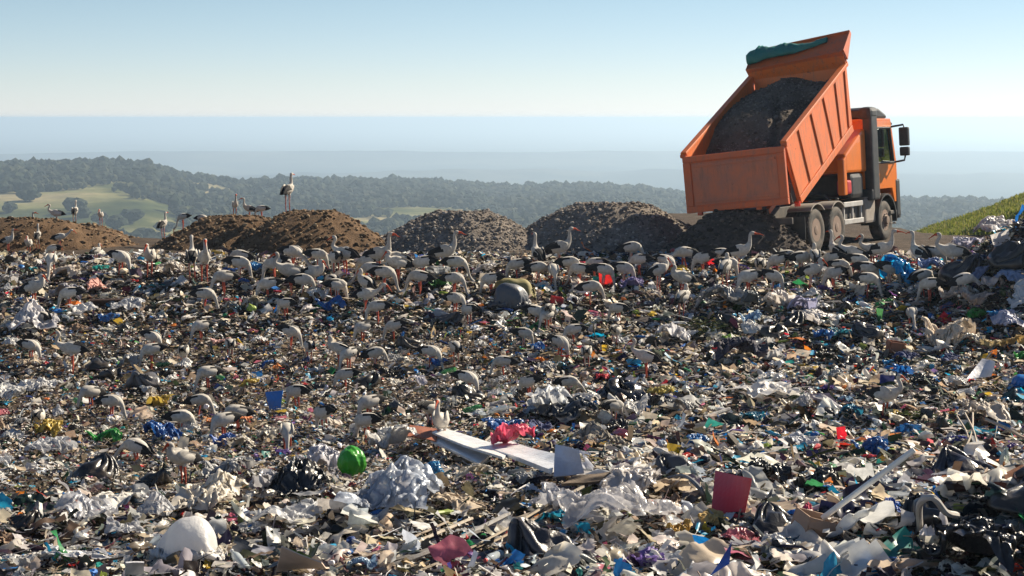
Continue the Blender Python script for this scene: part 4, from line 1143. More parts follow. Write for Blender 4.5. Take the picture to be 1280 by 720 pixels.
# ------------------------------------------------------------------ rubbish one can name: bags, sheets, boards, boxes
CREAM, WHT, GRY, DKG, BLKC = (.72, .66, .56), (.78, .77, .75), (.42, .42, .42), (.13, .13, .14), (.016, .016, .018)
LAV, BLUE, CYAN, NAVY, SKYB = (.52, .54, .68), (.015, .13, .50), (.01, .36, .70), (.02, .04, .14), (.30, .47, .66)
RED, PINK, GREEN, LIME, OLIVE = (.42, .012, .025), (.85, .14, .24), (.03, .33, .05), (.20, .42, .03), (.22, .19, .07)
TAN, BROWN, CARD, YELL, ORNG = (.46, .37, .27), (.12, .075, .05), (.36, .25, .17), (.62, .45, .08), (.75, .22, .04)
PURP, TEAL, ROSE = (.16, .09, .36), (.02, .30, .30), (.55, .30, .27)
def pl(c, gloss=.35, trans=.30, clear=0.0, dirt=.35):
    return mat('plastic_%s_%s_%s_%s' % ('_'.join('%03d' % int(q * 1000) for q in c), gloss, trans, clear), c, gloss, dirt, (.20, .15, .10), 5, trans, .5, 0, clear, .35)
def surf(u, v):
    p = hit(u, v); return p, ppm(p[1])
def rotz(V, a):
    c, s = math.cos(a), math.sin(a); W = V.copy(); W[:, 0] = V[:, 0] * c - V[:, 1] * s; W[:, 1] = V[:, 0] * s + V[:, 1] * c; return W
BAGS = {'neck': [sim_bag(900 + k, f, sl, True, sb, st, asp, bd) for k, (f, sl, sb, st, asp, bd) in enumerate([(.42, 1.30, 4, 46, (1, .8, .75), .10), (.5, 1.22, 4, 46, (1, .9, .8), .07), (.38, 1.34, 5, 44, (1, .75, .8), .06), (.46, 1.28, 4, 46, (1, .7, .7), .05), (.55, 1.2, 5, 42, (1, .85, .9), .06)])],
        'bunch': [sim_sheet(1100 + k, n_, a_, b_, .20, 66) for k, (n_, a_, b_) in enumerate([(56, .40, .42), (50, .36, .48), (56, .5, .34), (60, .42, .36), (50, .45, .50), (60, .34, .40), (56, .55, .38), (50, .38, .38)])],
        'full': [sim_bag(960 + k, f, sl, False, 5, 40, asp, bd) for k, (f, sl, asp, bd) in enumerate([(.50, 1.22, (1, .66, .5), .08), (.46, 1.26, (1, .7, .55), .06)])]}
SHEETS = [sim_sheet(1000 + k, n_, a_, b_, .13, 60) for k, (n_, a_, b_) in enumerate([(52, .8, .78), (52, .65, .8), (60, .55, .6), (52, .72, .55), (60, .6, .75), (46, .85, .85), (60, .5, .7), (52, .68, .66), (60, .58, .52), (52, .75, .7)])]
def norm_to(V, w, d, h):
    lo, hi = V.min(0), V.max(0); V = V - np.array([(lo[0] + hi[0]) / 2, (lo[1] + hi[1]) / 2, lo[2]])
    return V / np.array([hi[0] - lo[0], hi[1] - lo[1], hi[2] - lo[2]]) * np.array([w, d, h])
def bag_mesh(name, w, d, h, seed, m, neck=0, amp=.28, sub=5, freq=1.6):
    r = np.random.default_rng(seed)
    L_ = BAGS['neck' if ((name == 'refuse_sack' and (neck or r.random() < .5)) ) else ('full' if amp < .25 else 'bunch')]
    V, F = L_[r.integers(0, len(L_))]; V = V * np.array([r.choice([-1, 1]), 1, 1])
    V = rotz(V, r.choice([0, math.pi]) + r.normal(0, .25))
    lo = np.quantile(V, .02, axis=0); hi = np.quantile(V, .98, axis=0); lo[2] = V[:, 2].min(); hi[2] = np.quantile(V[:, 2], .90)
    V = (V - np.array([(lo[0] + hi[0]) / 2, (lo[1] + hi[1]) / 2, lo[2]])) / (hi - lo)
    V[:, 2] = np.where(V[:, 2] > .85, .85 + (V[:, 2] - .85) * .45, V[:, 2])
    V = V * np.array([w, d, min(h, (.40 if amp < .25 else .55) * w)])
    V = V * (1 + .16 * vnoise(V / w * 2.2 + seed, seed)[:, None])
    return mesh_np(name, V, F, smooth=True, mats=[m])
def sheet_mesh(name, w, d, seed, m, amp=.10, n=56, conform=None, yaw=0, peak=0, ragged=.16, folds=None):
    """film that fell in folds over whatever is under it"""
    r = np.random.default_rng(seed)
    V, F = SHEETS[5 if amp < .08 else r.integers(0, len(SHEETS))]
    V = rotz(V, r.choice([0, 1, 2, 3]) * math.pi / 2 + r.normal(0, .3)); s = max(w, d)
    V = norm_to(V, w, d, s * (.09 + amp * .6) + peak * .22)
    if peak: V[:, 2] += peak * .50 * sum(np.exp(-(((V[:, 0] / w - r.uniform(-.3, .3)) / .22) ** 2 + ((V[:, 1] / d - r.uniform(-.25, .25)) / .28) ** 2)) for k in range(2)) * (1 + .5 * vnoise(V / s * 5 + seed, seed))
    V = rotz(V, yaw)
    if conform is not None: V[:, 2] += (ground_h(conform[0] + V[:, 0], conform[1] + V[:, 1]) - conform[2]) * .85
    V[:, 2] += .03
    return mesh_np(name, V, F, smooth=True, mats=[m])
def ball_mesh(name, w, seed, m):
    V, F = ico(5); c = crumple(V, seed, 1.1, 3); t = V[:, 2]
    g = np.abs(np.sin(np.arctan2(V[:, 1], V[:, 0]) * 7 + 2 * vnoise(V * 2, seed)))          # gathers running down to the knot
    V = V * (1 + .12 * c + .08 * vnoise(V * 1.5, seed) - .12 * g * (1 - sstep(-.9, .75, t)))[:, None] * w / 2
    V[:, 2] += w * .48
    return mesh_np(name, V, F, smooth=True, mats=[m])
SEED = [4000]
def nx_(): SEED[0] += 1; return SEED[0]
LIFT = .07
def item_bag(name, cat, label, u, v, wpx, hpx, m, neck=0, amp=.28, yaw=None, dk=.85, group=None, freq=1.6, sub=5, dz=0.0, ball=False):
    """u, v: centre of the thing in the photograph; its base is found on the ground below"""
    p, s = surf(u, v + hpx * .42); w, h = wpx / s, hpx / s * 1.15
    me = ball_mesh(name, w, nx_(), m) if ball else bag_mesh(name, w, w * dk, h, nx_(), m, neck, amp, sub, freq)
    o = link(name, me, None, p + np.array([0, .10 * w, LIFT - .02 + dz]), (random.uniform(-.12, .12), random.uniform(-.1, .1), random.uniform(-.5, .5) if yaw is None else yaw))
    MARK_ITEM(o, cat, label, u, v, group); return o
ITEMS = []
def MARK_ITEM(o, cat, label, u, v, group): tag(o, label, cat, group); ITEMS.append((u, v))
def item_sheet(name, cat, label, u, v, wpx, hpx, m, amp=.09, peak=0., yaw=None, depth=None, group=None, ragged=.16, n=56):
    p, s = surf(u, v + hpx * .12); w = wpx / s
    d = depth if depth else min(max(hpx / s / .32, .25 * w), 1.3 * w)
    me = sheet_mesh(name, w, d, nx_(), m, amp, n, p, 0 if yaw is None else yaw, peak, ragged)
    o = link(name, me, None, p + np.array([0, 0, LIFT])); MARK_ITEM(o, cat, label, u, v, group); return o
def item_panel(name, cat, label, quad, m, th=.012, bend=.02, lift=.12, group=None):
    """stiff board: four corners given in the photograph as (u, v, height above ground), first two on the near side"""
    c = []
    for (u, v, z) in quad:
        z = z + .10
        # walk the ray to the point where it is z above the ground
        d = ray(u, v); t = _ys / d[1]; xs, zs = d[0] * t, CAM[2] + d[2] * t
        k = np.nonzero(zs - z <= all_h(xs, _ys))[0]; i = k[0] if len(k) else len(_ys) - 1
        c.append(np.array([xs[i], _ys[i], zs[i]]))
    n = 9; a, b_ = np.meshgrid(np.linspace(0, 1, n), np.linspace(0, 1, n)); a = a.ravel()[:, None]; b_ = b_.ravel()[:, None]
    P = c[0] * (1 - a) * (1 - b_) + c[1] * a * (1 - b_) + c[2] * a * b_ + c[3] * (1 - a) * b_
    nr = np.cross(c[1] - c[0], c[3] - c[0]); nr /= np.linalg.norm(nr)
    if nr[2] < 0: nr = -nr
    P = P + nr * (bend * vnoise(np.concatenate([a * 2, b_ * 2, a * 0 + nx_()], 1), 5))[:, None]
    o0 = P.mean(0); F = grid(n, n); N_ = len(P)
    bd = np.concatenate([np.arange(n), np.arange(1, n) * n + n - 1, (n - 1) * n + np.arange(n - 2, -1, -1), np.arange(n - 2, 0, -1) * n])
    V = np.concatenate([P - o0, P - o0 - nr * th]); FF = np.concatenate([F, F[:, ::-1] + N_, np.stack([np.roll(bd, -1), bd, bd + N_, np.roll(bd, -1) + N_], 1)])
    o = link(name, mesh_np(name, V, FF, mats=[m]), None, o0); um = np.mean([q[0] for q in quad]); vm = np.mean([q[1] for q in quad]); MARK_ITEM(o, cat, label, um, vm, group); return o
def item_line(name, cat, label, pts, rad, m, n=7, group=None, taper=1.0):
    """pole, hose or stick through photograph points (u, v, height above ground)"""
    P = []
    for (u, v, z) in pts:
        d = ray(u, v); t = _ys / d[1]; xs, zs = d[0] * t, CAM[2] + d[2] * t
        k = np.nonzero(zs - z <= all_h(xs, _ys))[0]; i = k[0] if len(k) else len(_ys) - 1
        P.append(Vector((xs[i], _ys[i], zs[i])))
    o0 = P[0].copy(); mb = MB()
    q = resample(np.array([list(p - o0) for p in P]), max(8, 5 * len(P))) if len(P) > 2 else [list(p - o0) for p in P]
    mb.tube([tuple(x) for x in q], [rad * (1 - (1 - taper) * k / (len(q) - 1)) for k in range(len(q))], n)
    o = mb.build(name, m, None, smooth=True, loc=o0); MARK_ITEM(o, cat, label, pts[len(pts) // 2][0], pts[len(pts) // 2][1], group); return o
def item_plants(name, label, u, v, wpx, hpx, cols, n=240, leaf=.07, group=None):
    p, s = surf(u, v + hpx * .3); w, h = wpx / s, hpx / s; r = np.random.default_rng(nx_())
    tv = np.array([[0, 0, 0], [.35, -.28, .08], [1, 0, -.05], [.35, .28, .08]]); tf = np.array([[0, 1, 2], [0, 2, 3]])
    q = r.normal(size=(n, 3)); q /= np.linalg.norm(q, axis=1)[:, None]; q *= r.random((n, 1)) ** .4
    pos = q * np.array([w / 2, w * .35, h * .7]); pos[:, 2] = np.abs(pos[:, 2])
    sz = leaf * r.lognormal(0, .4, n)
    V, F, C = place_many([(tv, tf), (tv * [1.5, .5, 1], tf)], r.integers(0, 2, n), pos, r.uniform(0, 6.28, n), np.stack([sz, sz, sz], 1), np.array(cols)[r.integers(0, len(cols), n)] * r.uniform(.6, 1.4, (n, 1)), tilt=r.uniform(-1.2, 1.2, n))
    o = link(name, mesh_np(name, V, F, C, mats=[attr_mat('cut_leaves', .7, .25, .3)]), None, p + np.array([0, .05, LIFT - .03])); MARK_ITEM(o, 'garden waste', label, u, v, group); return o
def item_carton(name, label, u, v, wpx, hpx, m, yaw=0.5, tilt=.25, cat='cardboard box', group=None, flaps=True):
    p, s = surf(u, v + hpx * .35); w, h = wpx / s * .8, hpx / s * .75; d = w * .7; r = np.random.default_rng(nx_())
    root = bpy.data.objects.new(name, None); col.objects.link(root); root.location = [float(q) for q in p + np.array([0, .1, LIFT])]
    root.rotation_euler = (tilt * .6, tilt, yaw)
    mb = MB(); t = .008
    mb.box((0, 0, t / 2), (w, d, t))
    for s_ in (-1, 1):
        mb.box((s_ * (w / 2 - t / 2), 0, h / 2 + t), (t, d - 2 * t - .002, h), rot=(0, r.uniform(-.08, .08), 0)); mb.box((0, s_ * (d / 2 - t / 2), h / 2 + t), (w, t, h), rot=(r.uniform(-.06, .06), 0, 0))
    mb.build('box_body', m, root)
    if flaps:
        for s_ in (-1, 1):
            a = r.uniform(.5, 2.2); f = MB(); f.box((s_ * d * .2, 0, 0), (d * .4, d * .96, t)); fo = f.build('flap', m, root, loc=(s_ * w / 2, 0, h + t)); fo.rotation_euler = (0, s_ * a - (0 if s_ > 0 else 0), r.uniform(-.1, .1))
            a = r.uniform(.5, 2.0); f = MB(); f.box((0, s_ * d * .2, 0), (w * .96, d * .4, t)); fo = f.build('flap', m, root, loc=(0, s_ * d / 2, h + t)); fo.rotation_euler = (-s_ * a, 0, r.uniform(-.1, .1))
    MARK_ITEM(root, cat, label, u, v, group); return root

# --- near row, left to right
item_bag('white_sack', 'sack', 'big smooth white sack lying at the bottom left of the dump', 237, 690, 92, 50, mat('white_sack', (.82, .81, .80), .45, .30, (.45, .36, .28), 3, .42, .5, 0, 0, .15), 0, .10, yaw=.1, dk=.7, freq=.8)
item_sheet('plastic_sheet', 'plastic sheet', 'silver grey sheet lying flat at the bottom left corner', 95, 708, 105, 26, pl((.50, .51, .54), .3, .1), .09)
item_sheet('plastic_sheet', 'plastic sheet', 'grey wrinkled clear film left of the big white sack', 108, 655, 90, 48, pl((.55, .56, .60), .25, .3, .25), .13, .18)
item_panel('card_sheet', 'card', 'small white card standing left of the big white sack', [(155, 720, .05), (180, 718, .05), (180, 702, .22), (157, 702, .22)], pl((.72, .72, .76), .6, 0))
item_sheet('plastic_sheet', 'plastic sheet', 'cream torn film draped behind the big white sack', 262, 636, 95, 62, pl(CREAM, .4, .3), .14, .22)
item_sheet('cloth_rag', 'rag', 'grey white rag hanging over a dark gap at lower left', 150, 640, 70, 40, pl((.60, .58, .54), .8, .1), .12, .12)
item_panel('cardboard_sheet', 'cardboard', 'folded pinkish cardboard flap at the bottom edge', [(345, 712, .08), (412, 712, .05), (402, 702, .28), (352, 682, .36)], mat('pinkish_card', (.60, .46, .37), .85, .3, scale=4))
item_bag('plastic_bag', 'plastic bag', 'shiny green ball shaped bag with a red knot below', 440, 590, 38, 38, pl((.06, .38, .035), .3, .30, 0, .15), 0, .09, dk=1.0, ball=True, dz=.05)
item_bag('plastic_bag', 'plastic bag', 'small dark red knot under the green ball bag', 440, 612, 14, 14, pl((.35, .02, .02), .4, .1), 0, .3)
item_sheet('plastic_sheet', 'plastic sheet', 'large black sheet folded over left of the green ball', 374, 622, 92, 56, pl(BLKC, .35, 0, 0, .15), .10, .24)
item_sheet('plastic_sheet', 'plastic sheet', 'wide blue grey film sheet heaped below the green ball', 500, 634, 165, 66, pl((.46, .51, .60), .28, .3, .18), .11, .20)
item_bag('plastic_bag', 'plastic bag', 'bright blue film bag right of the green ball', 535, 604, 52, 24, pl((.05, .33, .62), .28, .3), 1, .4)
item_bag('plastic_bag', 'plastic bag', 'crumpled white bag standing behind the green ball', 492, 552, 62, 46, pl(WHT, .35, .35), 1, .42)
item_bag('plastic_bag', 'plastic bag', 'flat white bag left of the crumpled white bag', 455, 540, 36, 20, pl(WHT, .4, .3), 0, .35)
item_bag('plastic_bag', 'plastic bag', 'tall lavender grey bag left of the green ball', 398, 576, 58, 52, pl((.58, .57, .62), .35, .35), 1, .42)
item_bag('plastic_bag', 'plastic bag', 'pale grey bag behind the black sheet edge', 340, 606, 52, 44, pl((.56, .55, .57), .35, .35), 1, .42)
item_panel('plastic_board', 'board', 'long narrow white board, front one of the pair', [(538, 550, .16), (598, 578, .12), (612, 570, .12), (552, 543, .16)], pl((.82, .81, .80), .3, 0), .03)
item_panel('plastic_board', 'board', 'long white board with red end behind the narrow one', [(540, 541, .22), (628, 572, .18), (640, 562, .18), (556, 535, .22)], pl((.80, .79, .78), .3, 0), .03)
item_panel('plastic_board', 'board', 'ribbed white board to the right of the pink bag', [(606, 558, .22), (688, 588, .18), (706, 572, .18), (622, 546, .22)], pl((.78, .78, .79), .3, 0), .05)
item_panel('wooden_board', 'board', 'brown red board behind the long white boards', [(508, 545, .16), (545, 552, .16), (548, 536, .22), (512, 530, .24)], mat('red_brown_board', (.34, .10, .045), .8, .4))
item_bag('plastic_bag', 'plastic bag', 'bright pink bag lying on the white boards', 640, 577, 60, 26, pl(PINK, .4, .35), 0, .34, dz=.24)
item_panel('plastic_sheet', 'plastic sheet', 'blue grey stiff sheet leaning right of the white boards', [(692, 596, .10), (730, 592, .10), (724, 562, .40), (694, 556, .40)], pl((.46, .52, .66), .35, .1))
item_sheet('woven_mat', 'mat', 'large woven grey tan mat humped right of the white boards', 752, 562, 96, 58, mat('woven_mat', (.40, .36, .30), .95, .45, (.14, .115, .09), 26, 0, .2, 0, 0, 1.0), .12, .22, yaw=-.2, depth=.62)
item_panel('wooden_board', 'board', 'weathered brown plank below the woven mat', [(702, 606, .10), (780, 596, .12), (786, 584, .20), (716, 596, .16)], mat('weathered_plank', (.20, .145, .10), .85, .5, (.07, .055, .045), 9), .04)
item_bag('plastic_bag', 'plastic bag', 'white and blue bag resting on the black tarp', 692, 512, 72, 38, pl((.74, .76, .78), .3, .4), 1, .38)
item_bag('plastic_bag', 'plastic bag', 'small sky blue bag at the left end of the white bag', 664, 512, 24, 30, pl((.38, .52, .66), .3, .35), 0, .4)
item_sheet('tarpaulin', 'tarp', 'black tarp strip curling under the white and blue bag', 712, 528, 105, 40, pl((.022, .024, .028), .28, 0, 0, .1), .12, .16)
item_bag('refuse_sack', 'refuse sack', 'shiny black sack behind the woven mat', 778, 492, 52, 34, pl(BLKC, .22, 0, 0, .1), 1, .4)
item_bag('refuse_sack', 'refuse sack', 'black sack between white bag and yellow bag', 806, 506, 44, 30, pl((.03, .032, .045), .25, 0, 0, .1), 0, .4)
item_sheet('plastic_bag', 'plastic bag', 'white bag with standing ears right of the black tarp', 795, 522, 48, 36, pl(WHT, .4, .4), .16, .22)
item_bag('plastic_bag', 'plastic bag', 'dull yellow bag among black sacks', 826, 497, 36, 16, pl((.58, .48, .14), .5, .3), 0, .35)
item_sheet('cloth_rag', 'rag', 'bright red rag behind the black sacks', 758, 481, 36, 14, pl((.62, .02, .04), .7, .1), .12, .04)
item_sheet('plastic_sheet', 'plastic sheet', 'large clear film heap at the lower middle', 770, 655, 165, 105, pl((.60, .59, .61), .25, .3, .35), .16, .26)
item_bag('plastic_bag', 'plastic bag', 'whitish film bag on the left of the clear film heap', 700, 632, 70, 48, pl((.58, .58, .62), .3, .3, .2), 1, .42)
item_bag('plastic_bag', 'plastic bag', 'pale crinkled bag topping the clear film heap', 790, 618, 95, 34, pl((.66, .62, .60), .3, .35, .1), 0, .42)
item_panel('plastic_sheet', 'plastic sheet', 'flat dark red panel standing upright at lower right centre', [(888, 650, .02), (930, 648, .02), (940, 598, .42), (894, 588, .45)], mat('red_panel', (.55, .018, .03), .45, .3, (.22, .03, .04), 4), .02, .005)
item_bag('refuse_sack', 'refuse sack', 'black sack right behind the red panel', 962, 592, 62, 52, pl(BLKC, .3, 0, 0, .15), 0, .36)
item_bag('refuse_sack', 'refuse sack', 'black sack in front of the red panel at lower right', 968, 656, 62, 48, pl(BLKC, .3, 0, 0, .15), 1, .36)
item_line('rubber_hose', 'hose', 'grey bent hose beside the red panel', [(836, 598, .1), (856, 596, .22), (876, 612, .25), (882, 632, .06)], .028, pl((.14, .14, .15), .5, 0))
item_bag('cloth_bundle', 'cloth', 'yellow tan cloth bundle below the red panel', 892, 660, 38, 18, pl((.55, .37, .13), .85, .1), 0, .4)
item_sheet('cloth_rag', 'rag', 'mustard yellow wrapper strip left below the red panel', 852, 678, 44, 22, pl((.58, .34, .05), .5, .2), .12, .1)
item_sheet('plastic_sheet', 'plastic sheet', 'spread white sheet with folded corners at right centre', 965, 503, 98, 40, pl((.80, .77, .74), .5, .3), .07, .10, yaw=.25)
item_line('metal_pole', 'pole', 'thin grey pole sticking out under the spread white sheet', [(880, 522, .12), (912, 511, .22)], .03, pl((.36, .34, .32), .5, 0))
item_line('wooden_pole', 'pole', 'long straight white pole propped over the rubbish', [(1028, 648, .30), (1143, 562, .75)], .028, mat('white_pole', (.80, .77, .70), .5, .25, scale=8), 9)
item_bag('plastic_bag', 'plastic bag', 'lime green bag under the long white pole', 1066, 632, 32, 20, pl(LIME, .4, .3), 0, .35)
item_sheet('plastic_sheet', 'plastic sheet', 'bright blue stiff film bent upward at lower right', 1110, 652, 42, 38, pl((.02, .12, .52), .4, .2), .14, .12, n=40)
item_carton('cardboard_box', 'torn brown cardboard box at lower right with open flaps', 1012, 676, 62, 52, mat('brown_card', (.33, .215, .15), .9, .4, scale=4), .45, .3)
item_sheet('cloth_rag', 'rag', 'pink red rag tucked behind the cardboard box', 1006, 656, 26, 18, pl((.62, .05, .12), .8, .1), .12, .1)
item_bag('plastic_bag', 'plastic bag', 'cream crumpled bag right beside the cardboard box', 1058, 664, 48, 34, pl((.70, .63, .57), .4, .3), 1, .42)
item_sheet('plastic_sheet', 'plastic sheet', 'white pointed tissue like sheet at the lower right', 1166, 690, 38, 40, pl((.76, .75, .78), .6, .35), .16, .28)
item_bag('refuse_sack', 'refuse sack', 'biggest black sack in the lower right corner', 1214, 684, 125, 84, pl((.014, .014, .017), .3, 0, 0, .12), 0, .32)
item_bag('refuse_sack', 'refuse sack', 'black sack with grey hose looped over it at lower right', 1160, 640, 62, 62, pl((.02, .02, .024), .3, 0, 0, .12), 0, .32)
item_bag('refuse_sack', 'refuse sack', 'dark purple black sack behind the looped hose', 1205, 590, 78, 50, pl((.022, .020, .03), .3, 0, 0, .12), 1, .34)
item_line('rubber_hose', 'hose', 'pale grey hose looped over a black sack', [(1150, 662, .12), (1150, 630, .62), (1166, 622, .70), (1182, 640, .5), (1196, 644, .3)], .030, pl((.42, .39, .36), .6, 0))
item_sheet('plastic_bag', 'plastic bag', 'white and green bag standing by the right edge', 1257, 596, 26, 40, pl((.66, .72, .66), .4, .3), .14, .26)
item_sheet('plastic_sheet', 'plastic sheet', 'tan stringy film draped near the right edge', 1228, 526, 80, 44, pl((.62, .54, .45), .55, .3), .15, .2)
for k, (a, b_) in enumerate([((1196, 520), (1212, 560)), ((1206, 516), (1222, 566)), ((1216, 516), (1206, 562)), ((1232, 524), (1280, 548))]):
    item_line('rope', 'rope', ['tan rope end hanging leftmost from the stringy film', 'second tan rope end hanging below the stringy film', 'crossing tan rope end below the stringy film', 'thick tan rope trailing to the right edge'][k], [(a[0], a[1], .4), ((a[0] + b_[0]) / 2 + 4, (a[1] + b_[1]) / 2, .36), (b_[0], b_[1], .2)], .014 + .012 * (k == 3), mat('tan_rope', (.50, .42, .33), .9, .4, scale=20), 6)
item_bag('plastic_bag', 'plastic bag', 'flat grey white bag in front of the spread sheet', 998, 562, 42, 20, pl((.62, .63, .68), .4, .3), 0, .36)
item_bag('plastic_bag', 'plastic bag', 'violet cloth bag at the bottom centre edge', 806, 712, 52, 20, pl((.20, .13, .42), .6, .2), 0, .34)
item_bag('plastic_bag', 'plastic bag', 'turquoise crumpled bag left of the clear film heap', 688, 657, 44, 16, pl((.01, .32, .50), .35, .3), 0, .36)
item_bag('refuse_sack', 'refuse sack', 'dark rounded sack left of the clear film heap', 676, 690, 80, 42, pl((.045, .042, .05), .4, 0, 0, .2), 0, .32)
# bundle of long strips in the near middle
for k, (a, b_) in enumerate([((400, 712), (560, 652)), ((420, 716), (600, 664)), ((470, 714), (640, 640)), ((520, 716), (700, 622)), ((440, 700), (590, 648)), ((590, 680), (716, 616)), ((560, 700), (690, 636)), ((610, 660), (730, 608))]):
    lab = ['lowest', 'dark grey', 'long grey', 'longest', 'short pale', 'thin dark', 'tan straight', 'uppermost'][k]
    c_ = [(.40, .32, .24), (.18, .17, .16), (.34, .33, .32), (.46, .38, .28), (.58, .50, .40), (.10, .09, .085), (.44, .34, .23), (.50, .43, .34)][k]
    item_line('wooden_lath', 'lath', f'{lab} lath of the loose bundle of strips in the near middle', [(a[0], a[1], .08), ((a[0] + b_[0]) / 2, (a[1] + b_[1]) / 2 + 5, .16), (b_[0], b_[1], .16)], .013 + .005 * (k % 3), mat('lath_%d' % k, tuple(q * .75 for q in c_), .8, .5, scale=12), 5)
# --- right end heap
item_sheet('plastic_sheet', 'plastic sheet', 'crinkled white film crowning the right hand heap', 1246, 288, 70, 40, pl((.72, .70, .70), .35, .4), .16, .28)
item_bag('plastic_bag', 'plastic bag', 'lavender white bag at the left shoulder of the heap', 1212, 300, 40, 48, pl((.58, .56, .66), .35, .4), 1, .45)
item_bag('refuse_sack', 'refuse sack', 'black sack at the far right top of the heap', 1268, 312, 64, 60, pl(BLKC, .3, 0, 0, .1), 1, .32)
item_bag('refuse_sack', 'refuse sack', 'black sack with pale top beside the cyan bag', 1202, 334, 50, 42, pl((.02, .02, .028), .3, 0, 0, .1), 1, .32)
item_bag('plastic_bag', 'plastic bag', 'pale cream bag lying on top of the black sack', 1196, 317, 34, 16, pl((.70, .66, .60), .4, .35), 0, .4)
item_bag('plastic_bag', 'plastic bag', 'slate blue bag hanging down the right heap', 1232, 338, 34, 38, pl((.20, .25, .42), .35, .3), 1, .42)
item_bag('plastic_bag', 'plastic bag', 'blue lavender bag by the right edge below the black sack', 1262, 350, 40, 26, pl((.30, .40, .60), .35, .3), 0, .42)
item_bag('plastic_bag', 'plastic bag', 'big glossy cyan blue bag in front of the right heap', 1132, 347, 60, 34, pl((.005, .33, .68), .18, .45, 0, .05), 0, .30)
item_bag('plastic_bag', 'plastic bag', 'slate blue bag on the right of the cyan bag', 1166, 336, 38, 24, pl((.16, .24, .46), .4, .2), 0, .34)
item_bag('plastic_bag', 'plastic bag', 'pinkish white bag below the right heap', 1238, 360, 32, 18, pl((.72, .62, .58), .4, .35), 0, .36)
item_bag('plastic_bag', 'plastic bag', 'flat cream bag under the right heap', 1202, 374, 40, 20, pl((.70, .62, .55), .45, .35), 0, .4)
item_bag('plastic_bag', 'plastic bag', 'tan pink bag at the foot of the right heap', 1222, 382, 44, 20, pl((.62, .48, .40), .45, .3), 0, .4)
item_bag('cloth_bundle', 'cloth', 'cream cloth bundle halfway up the right side', 1186, 422, 58, 32, pl((.66, .55, .43), .85, .15), 0, .42)
item_bag('plastic_bag', 'plastic bag', 'mustard bag at the right edge', 1274, 430, 34, 28, pl((.50, .33, .12), .5, .25), 0, .36)
item_bag('plastic_bag', 'plastic bag', 'tan yellow flat packet left of the mustard bag', 1240, 438, 32, 15, pl((.54, .42, .22), .5, .25), 0, .3)
item_panel('plastic_sheet', 'plastic sheet', 'white stiff sheet tilted upward at the right side', [(1208, 474, .1), (1240, 470, .1), (1244, 452, .35), (1228, 448, .38)], pl((.74, .74, .78), .45, .2))
item_sheet('plastic_sheet', 'plastic sheet', 'lavender film at the right edge above the mustard bag', 1262, 412, 42, 36, pl(LAV, .4, .35), .14, .22)
item_bag('plastic_bag', 'plastic bag', 'round bright blue bag cut by the right edge', 1276, 478, 30, 24, pl((.01, .20, .58), .3, .3), 0, .22)
item_bag('plastic_bag', 'plastic bag', 'long bright blue bag right of the gap under cream cloth', 1130, 469, 32, 13, pl((.01, .16, .52), .3, .3), 0, .34)
item_bag('plastic_bag', 'plastic bag', 'small blue bag left above the long blue bag', 1110, 459, 18, 9, pl((.02, .26, .56), .3, .3), 0, .34)
item_bag('plastic_bag', 'plastic bag', 'orange scrap bag beside red brown carton', 1141, 439, 13, 9, pl((.80, .33, .02), .4, .3), 0, .34)
item_carton('cardboard_box', 'red brown crushed carton left of the orange scrap', 1120, 440, 26, 18, mat('redbrown_card', (.30, .115, .06), .9, .4, scale=4), .2, .15)
item_bag('plastic_bag', 'plastic bag', 'bright blue bag under the lavender film', 1250, 399, 26, 16, pl((.02, .24, .58), .35, .3), 0, .4)
item_bag('plastic_bag', 'plastic bag', 'deep blue bag at the bottom of the right side slope', 1134, 546, 34, 16, pl((.01, .14, .42), .35, .2), 0, .34)
item_plants('leafy_branch', 'leafy green branch beside the top end of the white pole', 1150, 525, 48, 22, [(.10, .13, .03), (.16, .15, .04), (.05, .08, .02)], 220, .07)
# --- middle distance
item_bag('film_sack', 'sack', 'long grey film sack lying left of the upright one', 900, 379, 56, 28, pl((.30, .30, .30), .35, .2), 0, .3)
item_bag('film_sack', 'sack', 'dark grey film sack standing upright beside the long one', 936, 374, 38, 36, pl((.15, .17, .18), .3, .15), 1, .30)
item_bag('plastic_bag', 'plastic bag', 'cream white bag right of the grey film sacks', 977, 378, 40, 28, pl((.72, .66, .61), .4, .35), 0, .34)
item_bag('plastic_bag', 'plastic bag', 'lavender striped bag right of the cream white bag', 1003, 388, 38, 20, pl((.46, .46, .66), .4, .3), 0, .36)
item_bag('plastic_bag', 'plastic bag', 'flat pale bag in front of the lavender bag', 1020, 402, 52, 16, pl((.72, .68, .66), .4, .35), 0, .34)
item_bag('plastic_bag', 'plastic bag', 'round deep blue bag below the pale flat bag', 1028, 422, 26, 18, pl((.01, .17, .50), .3, .3), 0, .3)
item_bag('plastic_bag', 'plastic bag', 'teal bag right of the round blue bag', 1052, 414, 26, 32, pl((.02, .22, .30), .35, .3), 1, .36)
item_bag('refuse_sack', 'refuse sack', 'black sack with whitish folds right of the teal bag', 1086, 414, 40, 32, pl((.02, .02, .026), .3, 0, 0, .15), 1, .38)
item_plants('garden_waste', 'dark green garden waste heap in the right middle', 882, 413, 66, 34, [(.03, .045, .015), (.05, .07, .02), (.02, .03, .012), (.10, .09, .035)], 420, .07)
item_bag('cloth_bundle', 'cloth', 'dark blue cloth bundle in front of the garden waste', 924, 445, 58, 28, pl((.025, .028, .06), .8, .05), 0, .4)
item_bag('plastic_bag', 'plastic bag', 'lime green bag edge above the dark cloth bundle', 920, 430, 36, 9, pl((.22, .40, .05), .4, .3), 0, .35)
item_bag('plastic_bag', 'plastic bag', 'small bright blue bag between storks and grey sacks', 970, 361, 16, 13, pl((.01, .22, .62), .3, .3), 0, .25)
